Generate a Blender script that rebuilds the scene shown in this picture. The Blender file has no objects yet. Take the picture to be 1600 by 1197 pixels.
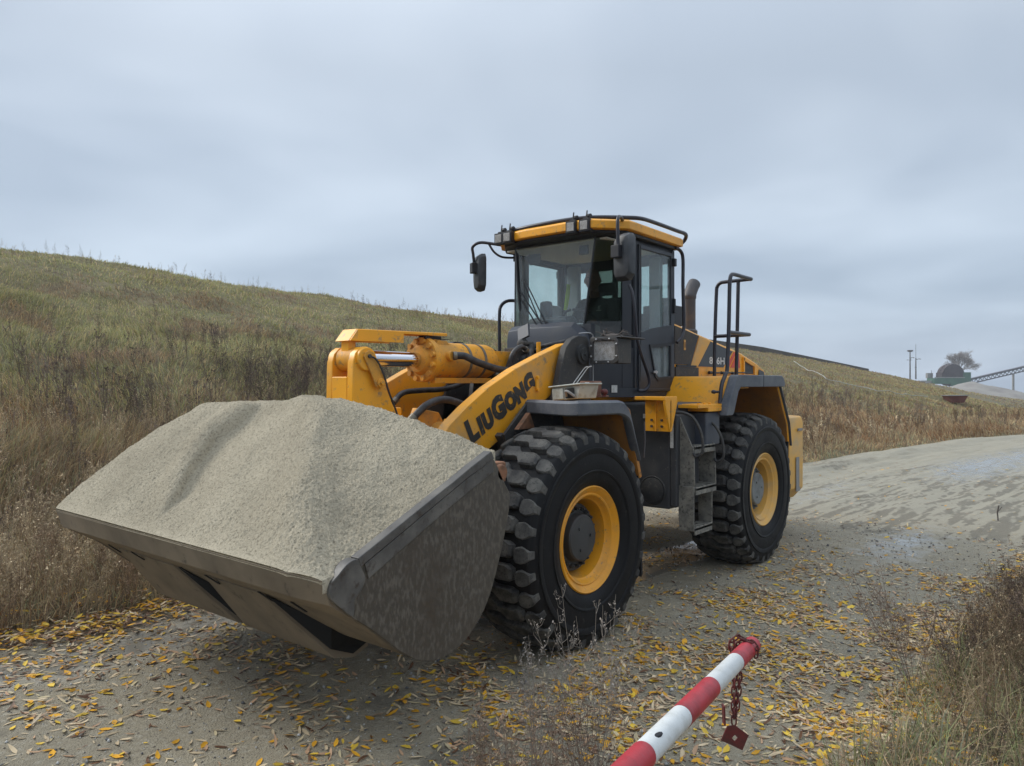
import bpy, math, random
import numpy as np
from mathutils import Vector, Matrix
from mathutils.geometry import tessellate_polygon
sc = bpy.context.scene
COL = sc.collection
R = math.radians
PI = math.pi
random.seed(7)

# ------------------------------------------------------------------ camera, world, sun, exposure
cd = bpy.data.cameras.new("camera"); cam = bpy.data.objects.new("camera", cd); COL.objects.link(cam)
cam.location = (7.839, 4.358, 1.885)
cam.rotation_euler = (R(90), 0, R(-140.607 - 90))
cd.sensor_width = 36.0; cd.lens = 1179.7 / 1600 * 36.0
cd.clip_start = 0.05; cd.clip_end = 3000
sc.camera = cam
sc.view_settings.view_transform = 'Standard'; sc.view_settings.look = 'None'
sc.view_settings.gamma = 1.0; sc.view_settings.exposure = 0.66

SUN_EL, SUN_AZ = R(36), R(-72)            # azimuth measured from +X towards +Y: light comes from front right
w = bpy.data.worlds.new("World"); sc.world = w; w.use_nodes = True
nt = w.node_tree; nt.nodes.clear(); N = nt.nodes.new; LK = nt.links.new
out = N('ShaderNodeOutputWorld'); mixs = N('ShaderNodeMixShader'); mixs.inputs[0].default_value = 0.9
b1 = N('ShaderNodeBackground'); b2 = N('ShaderNodeBackground')
sky = N('ShaderNodeTexSky'); sky.sky_type = 'NISHITA'; sky.sun_disc = False
sky.sun_elevation = SUN_EL; sky.sun_rotation = R(90) - SUN_AZ
LK(sky.outputs[0], b1.inputs[0]); b1.inputs[1].default_value = 0.08
tc = N('ShaderNodeTexCoord'); sep = N('ShaderNodeSeparateXYZ'); LK(tc.outputs['Generated'], sep.inputs[0])
# project the direction on a flat cloud deck: dir.xy / (dir.z + .18)
ma = N('ShaderNodeMath'); ma.operation = 'ADD'; ma.inputs[1].default_value = 0.16
mx = N('ShaderNodeMath'); mx.operation = 'MAXIMUM'; mx.inputs[1].default_value = 0.0
LK(sep.outputs[2], mx.inputs[0]); LK(mx.outputs[0], ma.inputs[0])
dx = N('ShaderNodeMath'); dx.operation = 'DIVIDE'; dy = N('ShaderNodeMath'); dy.operation = 'DIVIDE'
LK(sep.outputs[0], dx.inputs[0]); LK(ma.outputs[0], dx.inputs[1]); LK(sep.outputs[1], dy.inputs[0]); LK(ma.outputs[0], dy.inputs[1])
cmb = N('ShaderNodeCombineXYZ'); LK(dx.outputs[0], cmb.inputs[0]); LK(dy.outputs[0], cmb.inputs[1])
def cn(scale, detail, rough, dist=0.0):
    n = N('ShaderNodeTexNoise'); n.inputs['Scale'].default_value = scale; n.inputs['Detail'].default_value = detail
    n.inputs['Roughness'].default_value = rough; n.inputs['Distortion'].default_value = dist
    LK(cmb.outputs[0], n.inputs['Vector']); return n
n1 = cn(0.85, 3, 0.45, 0.3)
cr = N('ShaderNodeValToRGB'); LK(n1.outputs[0], cr.inputs[0])
cr.color_ramp.elements[0].position = 0.36; cr.color_ramp.elements[0].color = (0.335, 0.388, 0.458, 1)
cr.color_ramp.elements[1].position = 0.64; cr.color_ramp.elements[1].color = (0.50, 0.556, 0.622, 1)
# gentle darkening towards the horizon, brighter overhead
hr = N('ShaderNodeValToRGB'); LK(sep.outputs[2], hr.inputs[0])
hr.color_ramp.elements[0].position = 0.0; hr.color_ramp.elements[0].color = (0.80, 0.84, 0.90, 1)
e = hr.color_ramp.elements.new(0.10); e.color = (0.80, 0.85, 0.90, 1)
e = hr.color_ramp.elements.new(0.38); e.color = (1.0, 1.0, 1.0, 1)
hr.color_ramp.elements[-1].position = 0.9; hr.color_ramp.elements[-1].color = (2.0, 1.95, 1.90, 1)
mm = N('ShaderNodeMix'); mm.data_type = 'RGBA'; mm.blend_type = 'MULTIPLY'; mm.inputs[0].default_value = 1.0
LK(cr.outputs[0], mm.inputs[6]); LK(hr.outputs[0], mm.inputs[7])
LK(mm.outputs[2], b2.inputs[0]); b2.inputs[1].default_value = 1.0
LK(b1.outputs[0], mixs.inputs[1]); LK(b2.outputs[0], mixs.inputs[2]); LK(mixs.outputs[0], out.inputs[0])

sd = bpy.data.lights.new("sun", 'SUN'); sun = bpy.data.objects.new("sun", sd); COL.objects.link(sun)
sd.energy = 1.5; sd.angle = R(16); sd.color = (1.0, 0.965, 0.91)
dv = Vector((math.cos(SUN_EL) * math.cos(SUN_AZ), math.cos(SUN_EL) * math.sin(SUN_AZ), math.sin(SUN_EL)))
sun.rotation_euler = dv.to_track_quat('Z', 'Y').to_euler(); sun.location = dv * 50

# ------------------------------------------------------------------ materials
def mat(name, c1, c2=None, c3=None, scale=3.0, detail=6, lo=0.4, hi=0.65, scale2=25.0, lo2=0.5, hi2=0.7, rough=0.6, rough2=None,
        metal=0.0, bump=0.0, bscale=60.0, bdist=0.01, stretch=None, spec=0.5, attr=None, coat=0.0, space='Object', vary=0.0):
    m = bpy.data.materials.new(name); m.use_nodes = True; t = m.node_tree; t.nodes.clear()
    n = t.nodes.new; k = t.links.new
    o = n('ShaderNodeOutputMaterial'); p = n('ShaderNodeBsdfPrincipled'); k(p.outputs[0], o.inputs[0])
    p.inputs['Roughness'].default_value = rough; p.inputs['Metallic'].default_value = metal
    p.inputs['Specular IOR Level'].default_value = spec; p.inputs['Coat Weight'].default_value = coat
    tc = n('ShaderNodeTexCoord'); vec = tc.outputs['Object']
    if space == 'World':
        g = n('ShaderNodeNewGeometry'); vec = g.outputs['Position']
    if stretch:
        mp = n('ShaderNodeMapping'); mp.inputs['Scale'].default_value = stretch; k(vec, mp.inputs[0]); vec = mp.outputs[0]
    def noise(s, d=6, r=0.6):
        q = n('ShaderNodeTexNoise'); q.inputs['Scale'].default_value = s; q.inputs['Detail'].default_value = d
        q.inputs['Roughness'].default_value = r; k(vec, q.inputs['Vector']); return q.outputs[0]
    def ramp(src, a, b):
        q = n('ShaderNodeMapRange'); q.inputs[1].default_value = a; q.inputs[2].default_value = b; q.clamp = True
        k(src, q.inputs[0]); return q.outputs[0]
    if attr:
        a = n('ShaderNodeAttribute'); a.attribute_name = attr; cur = a.outputs['Color']
    else:
        rg = n('ShaderNodeRGB'); rg.outputs[0].default_value = (*c1, 1); cur = rg.outputs[0]
    if c2:
        f = ramp(noise(scale, detail), lo, hi)
        q = n('ShaderNodeMix'); q.data_type = 'RGBA'; k(f, q.inputs[0]); k(cur, q.inputs[6]); q.inputs[7].default_value = (*c2, 1); cur = q.outputs[2]
        if rough2 is not None:
            rr = n('ShaderNodeMapRange'); k(f, rr.inputs[0]); rr.inputs[3].default_value = rough; rr.inputs[4].default_value = rough2; k(rr.outputs[0], p.inputs['Roughness'])
    if c3:
        f = ramp(noise(scale2, 4), lo2, hi2)
        q = n('ShaderNodeMix'); q.data_type = 'RGBA'; k(f, q.inputs[0]); k(cur, q.inputs[6]); q.inputs[7].default_value = (*c3, 1); cur = q.outputs[2]
    if vary:
        f = noise(scale * 0.35, 3)
        q = n('ShaderNodeHueSaturation'); mr = n('ShaderNodeMapRange'); k(f, mr.inputs[0]); mr.inputs[1].default_value = 0.3; mr.inputs[2].default_value = 0.7
        mr.inputs[3].default_value = 1 - vary; mr.inputs[4].default_value = 1 + vary; k(mr.outputs[0], q.inputs['Value']); k(cur, q.inputs['Color']); cur = q.outputs[0]
    k(cur, p.inputs['Base Color'])
    if bump:
        b = n('ShaderNodeBump'); b.inputs['Strength'].default_value = bump; b.inputs['Distance'].default_value = bdist
        k(noise(bscale, 5, 0.65), b.inputs['Height']); k(b.outputs[0], p.inputs['Normal'])
    return m

YEL = (0.86, 0.375, 0.012)
M = {}
M['yellow'] = mat('yellow_paint', YEL, (0.50, 0.26, 0.06), (0.30, 0.20, 0.10), scale=2.2, lo=0.50, hi=0.85, scale2=18, lo2=0.57, hi2=0.76, rough=0.42, rough2=0.7, bump=0.10, bscale=9, bdist=0.004, vary=0.10)
M['yellow_dirty'] = mat('dusty_yellow_paint', (0.78, 0.34, 0.016), (0.44, 0.24, 0.07), (0.20, 0.15, 0.09), scale=4.0, lo=0.42, hi=0.7, scale2=22, lo2=0.55, hi2=0.78, rough=0.55, rough2=0.85, bump=0.15, bscale=30, bdist=0.003)
M['yellow_arm'] = mat('dust_streaked_yellow_paint', (0.82, 0.355, 0.013), (0.44, 0.28, 0.13), (0.26, 0.19, 0.11), scale=1.6, lo=0.50, hi=0.68, scale2=16, lo2=0.58, hi2=0.76, rough=0.5, rough2=0.85, bump=0.12, bscale=20, bdist=0.003)
M['yellow_rim'] = mat('rim_yellow_paint', (0.72, 0.31, 0.012), (0.46, 0.24, 0.06), (0.20, 0.15, 0.09), scale=5, lo=0.5, hi=0.75, scale2=30, lo2=0.62, hi2=0.75, rough=0.45, rough2=0.75)
M['yellow_light'] = mat('pale_yellow_paint', (0.70, 0.38, 0.075), (0.5, 0.34, 0.16), scale=4, lo=0.45, hi=0.7, rough=0.55)
M['orange_inner'] = mat('shaded_orange_paint', (0.42, 0.17, 0.022), (0.22, 0.11, 0.04), (0.10, 0.07, 0.04), scale=3, lo=0.4, hi=0.7, scale2=18, lo2=0.6, hi2=0.8, rough=0.7)  # darker copy of the yellow, shade under the fenders put into the colour
M['cab'] = mat('cab_dark_paint', (0.013, 0.016, 0.024), (0.026, 0.028, 0.034), scale=3, lo=0.4, hi=0.7, rough=0.38, rough2=0.6, coat=0.1)
M['cabgrey'] = mat('cab_grey_panel', (0.042, 0.050, 0.068), (0.065, 0.068, 0.075), scale=3, lo=0.4, hi=0.7, rough=0.5)
M['frame'] = mat('dusty_frame_steel', (0.026, 0.026, 0.028), (0.075, 0.068, 0.058), (0.12, 0.105, 0.085), scale=5, lo=0.4, hi=0.72, scale2=30, lo2=0.58, hi2=0.75, rough=0.6, rough2=0.85, bump=0.3, bscale=60, bdist=0.003)
M['mud'] = mat('mud_caked_steel', (0.125, 0.120, 0.105), (0.24, 0.225, 0.19), (0.05, 0.046, 0.040), scale=9, lo=0.35, hi=0.65, scale2=30, lo2=0.52, hi2=0.70, rough=0.85, bump=0.6, bscale=50, bdist=0.006)
M['tank'] = mat('dusty_tank_paint', (0.040, 0.041, 0.044), (0.085, 0.080, 0.072), (0.14, 0.125, 0.10), scale=3, lo=0.45, hi=0.75, scale2=40, lo2=0.62, hi2=0.78, rough=0.55, rough2=0.8, bump=0.2, bscale=60, bdist=0.002)
M['rail'] = mat('rail_black_paint', (0.022, 0.021, 0.030), (0.05, 0.045, 0.05), scale=12, lo=0.5, hi=0.75, rough=0.4)
M['rubber'] = mat('tyre_rubber', (0.0055, 0.0055, 0.0065), (0.013, 0.0125, 0.012), (0.030, 0.028, 0.025), scale=4, lo=0.48, hi=0.8, scale2=22, lo2=0.62, hi2=0.80, rough=0.55, spec=0.22, rough2=0.85, bump=0.35, bscale=70, bdist=0.004)
M['tread'] = mat('tyre_tread_dusty', (0.022, 0.021, 0.021), (0.130, 0.124, 0.110), (0.014, 0.014, 0.014), scale=9, lo=0.38, hi=0.70, scale2=60, lo2=0.55, hi2=0.72, rough=0.75, rough2=0.9, bump=0.5, bscale=160, bdist=0.004)
M['trim'] = mat('fender_rubber_trim', (0.05, 0.06, 0.078), (0.13, 0.135, 0.145), (0.16, 0.155, 0.145), scale=4, lo=0.35, hi=0.7, scale2=60, lo2=0.55, hi2=0.8, rough=0.5, bump=0.15, bscale=120, bdist=0.002)
M['flap'] = mat('mud_flap_rubber', (0.007, 0.007, 0.008), rough=0.8)
M['hubdark'] = mat('hub_cover_dark', (0.035, 0.037, 0.038), (0.06, 0.06, 0.058), scale=8, lo=0.45, hi=0.7, rough=0.5, rough2=0.8)
M['hubgrey'] = mat('hub_cover_grey', (0.17, 0.185, 0.185), (0.12, 0.12, 0.115), scale=8, lo=0.45, hi=0.7, rough=0.5, rough2=0.8)
M['bolt'] = mat('bolt_steel', (0.07, 0.055, 0.045), (0.14, 0.11, 0.09), scale=30, rough=0.5, metal=0.6)
M['chrome'] = mat('chrome_rod', (0.72, 0.72, 0.76), rough=0.09, metal=1.0)
M['hose'] = mat('hydraulic_hose', (0.02, 0.02, 0.022), (0.075, 0.072, 0.07), scale=12, lo=0.42, hi=0.7, rough=0.55, bump=0.3, bscale=120, bdist=0.003)
M['hosefit'] = mat('hose_fitting', (0.22, 0.20, 0.15), (0.12, 0.11, 0.10), scale=20, rough=0.5, metal=0.5)
M['decal'] = mat('black_decal', (0.022, 0.025, 0.030), (0.038, 0.04, 0.045), scale=5, lo=0.45, hi=0.7, rough=0.42)
M['groove'] = mat('groove_black', (0.008, 0.008, 0.012), rough=0.5)
M['red'] = mat('red_decal', (0.62, 0.055, 0.02), rough=0.45)
M['white'] = mat('white_sticker', (0.62, 0.62, 0.60), (0.4, 0.4, 0.38), scale=40, lo=0.45, hi=0.7, rough=0.5)
M['ink'] = mat('sticker_ink', (0.04, 0.04, 0.04), rough=0.6)
M['letter'] = mat('boom_lettering', (0.035, 0.030, 0.024), (0.30, 0.17, 0.05), scale=26, lo=0.60, hi=0.70, rough=0.6)
M['exhaust'] = mat('exhaust_pipe_steel', (0.075, 0.070, 0.072), (0.15, 0.11, 0.08), scale=5, lo=0.5, hi=0.8, rough=0.55, metal=0.3)
M['lens'] = mat('lamp_lens', (0.36, 0.35, 0.33), (0.22, 0.20, 0.18), (0.6, 0.6, 0.6), scale=30, lo=0.4, hi=0.7, scale2=140, lo2=0.55, hi2=0.7, rough=0.25, bump=0.5, bscale=220, bdist=0.004)
M['lampbox'] = mat('old_white_plastic', (0.42, 0.43, 0.38), (0.22, 0.20, 0.15), scale=12, lo=0.5, hi=0.75, rough=0.6)
M['rustbox'] = mat('rusty_box', (0.14, 0.055, 0.03), (0.28, 0.14, 0.09), scale=14, rough=0.8)
M['steelwire'] = mat('bare_wire', (0.42, 0.42, 0.42), rough=0.4, metal=0.7)
M['mirror'] = mat('mirror_shell', (0.030, 0.034, 0.040), (0.06, 0.062, 0.066), scale=8, rough=0.45)
M['mirrorglass'] = mat('mirror_glass', (0.6, 0.62, 0.65), rough=0.04, metal=1.0)
M['interior'] = mat('cab_interior_grey', (0.30, 0.32, 0.35), (0.36, 0.38, 0.40), scale=4, rough=0.8)
M['headliner'] = mat('cab_headliner', (0.75, 0.75, 0.70), rough=0.9)
M['seat'] = mat('seat_fabric', (0.035, 0.038, 0.045), (0.06, 0.06, 0.07), scale=30, rough=0.9)
M['skin'] = mat('skin', (0.36, 0.17, 0.12), (0.30, 0.12, 0.085), scale=12, rough=0.5)
M['cloth'] = mat('dark_jacket', (0.03, 0.03, 0.036), (0.05, 0.05, 0.055), scale=20, rough=0.9)
M['hivis'] = mat('hivis_strap', (0.42, 0.62, 0.03), rough=0.7)
# steel of the bucket
M['bucket'] = mat('bucket_side_steel', (0.066, 0.056, 0.043), (0.120, 0.104, 0.082), (0.060, 0.044, 0.030), scale=44, detail=4, lo=0.47, hi=0.62, scale2=1.8, lo2=0.54, hi2=0.72, rough=0.5, rough2=0.75, bump=0.2, bscale=40, bdist=0.003, stretch=(1, 1, 0.42))
M['bucket_edge'] = mat('bucket_worn_steel', (0.075, 0.070, 0.064), (0.15, 0.14, 0.122), (0.045, 0.032, 0.022), scale=7, lo=0.4, hi=0.7, scale2=20, lo2=0.56, hi2=0.72, rough=0.5, rough2=0.8, bump=0.3, bscale=50, bdist=0.003)
M['bucket_bottom'] = mat('bucket_bottom_dusty', (0.205, 0.165, 0.115), (0.140, 0.112, 0.078), (0.05, 0.042, 0.032), scale=3, lo=0.4, hi=0.65, scale2=12, lo2=0.62, hi2=0.75, rough=0.8, bump=0.2, bscale=60, bdist=0.002)
M['dark'] = mat('void_shade_black', (0.008, 0.008, 0.008), rough=0.9)  # near-black standing in for the shade inside slots and hollows
M['rustpin'] = mat('rusty_pin', (0.24, 0.11, 0.055), (0.13, 0.07, 0.04), scale=20, rough=0.8, bump=0.3, bscale=60)
M['green'] = mat('green_paint', (0.055, 0.14, 0.08), (0.04, 0.10, 0.065), scale=0.6, rough=0.7)
M['drum'] = mat('dark_rusty_drum', (0.040, 0.026, 0.026), (0.07, 0.05, 0.045), scale=1.0, rough=0.8)
M['conv'] = mat('conveyor_steel', (0.07, 0.065, 0.075), rough=0.8)
M['concrete'] = mat('grey_concrete', (0.30, 0.29, 0.27), (0.22, 0.21, 0.2), scale=1.0, rough=0.9)
M['pole'] = mat('weathered_pole', (0.10, 0.085, 0.075), rough=0.9)
M['rustsheet'] = mat('rusty_sheet', (0.10, 0.030, 0.022), (0.15, 0.055, 0.035), scale=1.2, rough=0.8)
M['bark'] = mat('far_bark', (0.27, 0.23, 0.20), rough=0.9)
M['redpaint'] = mat('red_barrier_paint', (0.42, 0.030, 0.042), (0.27, 0.022, 0.03), (0.36, 0.05, 0.06), scale=9, lo=0.45, hi=0.65, scale2=60, lo2=0.55, hi2=0.7, rough=0.5, bump=0.4, bscale=45, bdist=0.002)
M['whitepaint'] = mat('white_barrier_paint', (0.62, 0.64, 0.63), (0.45, 0.46, 0.44), (0.52, 0.53, 0.50), scale=11, lo=0.52, hi=0.75, scale2=80, lo2=0.55, hi2=0.75, rough=0.55, bump=0.3, bscale=60, bdist=0.0015)
M['redchain'] = mat('red_painted_chain', (0.13, 0.016, 0.016), (0.07, 0.025, 0.02), scale=30, rough=0.55, rough2=0.8)
M['whitepipe'] = mat('pale_pipe', (0.42, 0.42, 0.38), (0.3, 0.3, 0.26), scale=1, rough=0.8)
M['darkwall'] = mat('dark_dike_wall', (0.075, 0.066, 0.058), (0.11, 0.095, 0.075), scale=0.8, rough=0.9)

def glass(name, tint, haze, hazecol, rough=0.02, nscale=3.0, refl=1.0):
    m = bpy.data.materials.new(name); m.use_nodes = True; t = m.node_tree; t.nodes.clear(); n = t.nodes.new; k = t.links.new
    o = n('ShaderNodeOutputMaterial'); tr = n('ShaderNodeBsdfTransparent'); tr.inputs[0].default_value = (*tint, 1)
    gl = n('ShaderNodeBsdfGlossy'); gl.inputs['Roughness'].default_value = rough; gl.inputs[0].default_value = (refl, refl, refl, 1)
    fr = n('ShaderNodeFresnel'); fr.inputs[0].default_value = 1.5; m1 = n('ShaderNodeMixShader')
    gm = n('ShaderNodeNewGeometry'); iv = n('ShaderNodeMath'); iv.operation = 'SUBTRACT'; iv.inputs[0].default_value = 1.0; k(gm.outputs['Backfacing'], iv.inputs[1]); mu = n('ShaderNodeMath'); mu.operation = 'MULTIPLY'; k(fr.outputs[0], mu.inputs[0]); k(iv.outputs[0], mu.inputs[1]); k(mu.outputs[0], m1.inputs[0]); k(tr.outputs[0], m1.inputs[1]); k(gl.outputs[0], m1.inputs[2])
    df = n('ShaderNodeBsdfDiffuse'); df.inputs[0].default_value = (*hazecol, 1)
    tc = n('ShaderNodeTexCoord'); mp = n('ShaderNodeMapping'); mp.inputs['Scale'].default_value = (1, 1, 0.45); k(tc.outputs['Object'], mp.inputs[0])
    ns = n('ShaderNodeTexNoise'); ns.inputs['Scale'].default_value = nscale; ns.inputs['Detail'].default_value = 8; ns.inputs['Roughness'].default_value = 0.7; k(mp.outputs[0], ns.inputs['Vector'])
    mr = n('ShaderNodeMapRange'); k(ns.outputs[0], mr.inputs[0]); mr.inputs[1].default_value = 0.35; mr.inputs[2].default_value = 0.7; mr.inputs[3].default_value = haze * 0.5; mr.inputs[4].default_value = haze * 1.5
    mu2 = n('ShaderNodeMath'); mu2.operation = 'MULTIPLY'; k(mr.outputs[0], mu2.inputs[0]); k(iv.outputs[0], mu2.inputs[1]); m2 = n('ShaderNodeMixShader'); k(mu2.outputs[0], m2.inputs[0]); k(m1.outputs[0], m2.inputs[1]); k(df.outputs[0], m2.inputs[2]); k(m2.outputs[0], o.inputs[0])
    return m
M['windshield'] = glass('windshield_glass', (0.93, 0.97, 0.96), 0.17, (0.46, 0.52, 0.56))  # diffuse haze: glass dirt plus sky reflection put into its colour
M['cornerglass'] = glass('dark_corner_glass', (0.42, 0.47, 0.42), 0.02, (0.3, 0.3, 0.28))
M['doorglass'] = glass('door_glass', (0.88, 0.95, 0.93), 0.16, (0.45, 0.52, 0.53), nscale=5)
M['lowglass'] = glass('dusty_lower_glass', (0.25, 0.32, 0.33), 0.42, (0.30, 0.36, 0.37), nscale=9)

# ------------------------------------------------------------------ mesh builder
def cat_rom(pts, k=6, closed=False):
    P = [Vector(p) for p in pts]; n = len(P); o = []
    rng = range(n if closed else n - 1)
    for i in rng:
        if closed: a, b, c, d = P[i - 1], P[i], P[(i + 1) % n], P[(i + 2) % n]
        else: a, b, c, d = P[max(i - 1, 0)], P[i], P[i + 1], P[min(i + 2, n - 1)]
        for j in range(k):
            t = j / k
            o.append(0.5 * ((2 * b) + (c - a) * t + (2 * a - 5 * b + 4 * c - d) * t * t + (3 * b - a - 3 * c + d) * t ** 3))
    if not closed: o.append(P[-1])
    return o

class MB:
    def __init__(s): s.v = []; s.f = []
    def add(s, v, f):
        o = len(s.v); s.v += [tuple(q) for q in v]; s.f += [tuple(i + o for i in q) for q in f]; return s
    def box(s, x0, x1, y0, y1, z0, z1, T=None):
        v = [(x, y, z) for x in (x0, x1) for y in (y0, y1) for z in (z0, z1)]
        if T: v = [T @ Vector(q) for q in v]
        return s.add(v, [(0, 1, 3, 2), (4, 6, 7, 5), (0, 4, 5, 1), (2, 3, 7, 6), (0, 2, 6, 4), (1, 5, 7, 3)])
    def plate(s, outer, ax, a, b, holes=()):
        """polygon (with holes) in the plane normal to ax, extruded from a to b"""
        loops = [list(outer)] + [list(h) for h in holes]
        def P(p, t):
            return {'X': (t, p[0], p[1]), 'Y': (p[0], t, p[1]), 'Z': (p[0], p[1], t)}[ax]
        flat = [p for l in loops for p in l]; n = len(flat)
        tri = tessellate_polygon([[Vector((p[0], p[1], 0)) for p in l] for l in loops])
        v = [P(p, a) for p in flat] + [P(p, b) for p in flat]
        f = []
        if holes or True:
            if not holes:
                f += [tuple(range(n)), tuple(range(2 * n - 1, n - 1, -1))]
            else:
                f += [tuple(t) for t in tri] + [tuple(i + n for i in reversed(t)) for t in tri]
        o = 0
        for l in loops:
            m = len(l)
            for i in range(m):
                j = (i + 1) % m; f.append((o + i, o + j, o + j + n, o + i + n))
            o += m
        return s.add(v, f)
    def frame(s, p0, p1, up=(0, 0, 1)):
        d = (Vector(p1) - Vector(p0)).normalized(); u = Vector(up)
        if abs(d.dot(u)) > 0.98: u = Vector((1, 0, 0))
        a = d.cross(u).normalized(); b = a.cross(d).normalized(); return d, a, b
    def tube(s, path, r, n=10, cap=True):
        P = [Vector(p) for p in path]; rr = r if isinstance(r, (list, tuple)) else [r] * len(P)
        v = []; f = []; pa = None
        for i, p in enumerate(P):
            q0 = P[max(i - 1, 0)]; q1 = P[min(i + 1, len(P) - 1)]; d = (q1 - q0).normalized()
            if pa is None:
                _, a, b = s.frame(q0, q1)
            else:
                a = (pa - d * pa.dot(d)).normalized(); b = a.cross(d)
            pa = a
            for k in range(n):
                t = 2 * PI * k / n; v.append(p + (a * math.cos(t) + b * math.sin(t)) * rr[i])
        for i in range(len(P) - 1):
            for k in range(n):
                k2 = (k + 1) % n; f.append((i * n + k, i * n + k2, (i + 1) * n + k2, (i + 1) * n + k))
        if cap: f += [tuple(range(n)), tuple(range((len(P) - 1) * n, len(P) * n))]
        return s.add(v, f)
    def cyl(s, p0, p1, r, n=20, r2=None): return s.tube([p0, p1], [r, r if r2 is None else r2], n)
    def beam(s, p0, p1, w, h, up=(0, 0, 1)):
        d, a, b = s.frame(p0, p1, up); p0 = Vector(p0); p1 = Vector(p1)
        v = [p + a * x * w / 2 + b * y * h / 2 for p in (p0, p1) for x, y in ((-1, -1), (1, -1), (1, 1), (-1, 1))]
        return s.add(v, [(0, 1, 2, 3), (7, 6, 5, 4), (0, 4, 5, 1), (1, 5, 6, 2), (2, 6, 7, 3), (3, 7, 4, 0)])
    def lathe(s, prof, o=(0, 0, 0), ax=(0, 1, 0), n=48, a0=0.0, a1=2 * PI):
        A = Vector(ax).normalized(); u = Vector((0, 0, 1)) if abs(A.z) < 0.9 else Vector((1, 0, 0)); B = A.cross(u).normalized(); C = A.cross(B); o = Vector(o)
        m = len(prof); full = abs(a1 - a0 - 2 * PI) < 1e-6; cnt = n if full else n + 1; v = []; f = []
        for i in range(cnt):
            t = a0 + (a1 - a0) * i / n
            for (h, r) in prof: v.append(o + A * h + (B * math.cos(t) + C * math.sin(t)) * r)
        for i in range(n):
            j = (i + 1) % cnt
            for k in range(m - 1): f.append((i * m + k, j * m + k, j * m + k + 1, i * m + k + 1))
        return s.add(v, f)
    def ell(s, c, r, nu=16, nv=10, T=None):
        v = []; f = []
        for j in range(nv + 1):
            ph = PI * j / nv
            for i in range(nu):
                t = 2 * PI * i / nu; q = Vector((r[0] * math.sin(ph) * math.cos(t), r[1] * math.sin(ph) * math.sin(t), r[2] * math.cos(ph)))
                if T: q = T @ q
                v.append(Vector(c) + q)
        for j in range(nv):
            for i in range(nu):
                i2 = (i + 1) % nu; f.append((j * nu + i, j * nu + i2, (j + 1) * nu + i2, (j + 1) * nu + i))
        return s.add(v, f)
    def loft(s, secs, closed=True, cap=True):
        n = len(secs[0]); v = [p for q in secs for p in q]; f = []
        for i in range(len(secs) - 1):
            for k in range(n if closed else n - 1):
                k2 = (k + 1) % n; f.append((i * n + k, i * n + k2, (i + 1) * n + k2, (i + 1) * n + k))
        if cap: f += [tuple(range(n)), tuple(range((len(secs) - 1) * n, len(secs) * n))]
        return s.add(v, f)
    def split(s):
        """the far-apart pieces of this mesh as builders of their own"""
        n = len(s.v); par = list(range(n))
        def fd(a):
            while par[a] != a: par[a] = par[par[a]]; a = par[a]
            return a
        for f in s.f:
            r0 = fd(f[0])
            for i in f[1:]: par[fd(i)] = r0
        V = np.array(s.v); root = np.array([fd(i) for i in range(n)]); ids = np.unique(root); lo = [V[root == r].min(0) for r in ids]; hi = [V[root == r].max(0) for r in ids]; g = list(range(len(ids)))
        def fg(a):
            while g[a] != a: a = g[a]
            return a
        for i in range(len(ids)):
            for j in range(i):
                gap = np.linalg.norm(np.maximum(0, np.maximum(lo[i] - hi[j], lo[j] - hi[i]))); sz = max((hi[i] - lo[i]).max(), (hi[j] - lo[j]).max())
                if gap < .5 * sz: g[fg(i)] = fg(j)
        out_ = []
        for k in sorted(set(fg(i) for i in range(len(ids)))):
            rs = set(ids[i] for i in range(len(ids)) if fg(i) == k); idx = [i for i in range(n) if root[i] in rs]; mp = {a: b for b, a in enumerate(idx)}
            q = MB(); q.v = [s.v[i] for i in idx]; q.f = [tuple(mp[i] for i in f) for f in s.f if f[0] in mp]; out_.append(q)
        return out_
    def build(s, name, m, parent=None, bevel=0.0, smooth=True, loc=None, rot=None, seg=2, ang=40, part=False):
        import bmesh
        if part:
            return [q.build(name, m, parent, bevel, smooth, loc, rot, seg, ang) for q in s.split()][0]
        me = bpy.data.meshes.new(name); me.from_pydata(s.v, [], s.f)
        bm = bmesh.new(); bm.from_mesh(me); bmesh.ops.remove_doubles(bm, verts=bm.verts, dist=1e-5); bmesh.ops.recalc_face_normals(bm, faces=bm.faces); bm.to_mesh(me); bm.free()
        for mm_ in (m if isinstance(m, (list, tuple)) else [m]): me.materials.append(mm_)
        if smooth:
            me.polygons.foreach_set('use_smooth', [True] * len(me.polygons))
            try: me.set_sharp_from_angle(angle=R(ang))
            except Exception: pass
        ob = bpy.data.objects.new(name, me); COL.objects.link(ob)
        if parent: ob.parent = parent
        if loc: ob.location = loc
        if rot: ob.rotation_euler = rot
        if bevel:
            b = ob.modifiers.new('bevel', 'BEVEL'); b.width = bevel; b.segments = seg; b.limit_method = 'ANGLE'; b.angle_limit = R(35); b.harden_normals = True
        return ob

def tag(o, label=None, cat=None, group=None, kind=None):
    if label: o['label'] = label
    if cat: o['category'] = cat
    if group: o['group'] = group
    if kind: o['kind'] = kind
    return o
def thing(name, label, cat, loc=(0, 0, 0), group=None):
    o = bpy.data.objects.new(name, None); COL.objects.link(o); o.location = loc; o.empty_display_size = 0.3
    return tag(o, label, cat, group)

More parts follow.
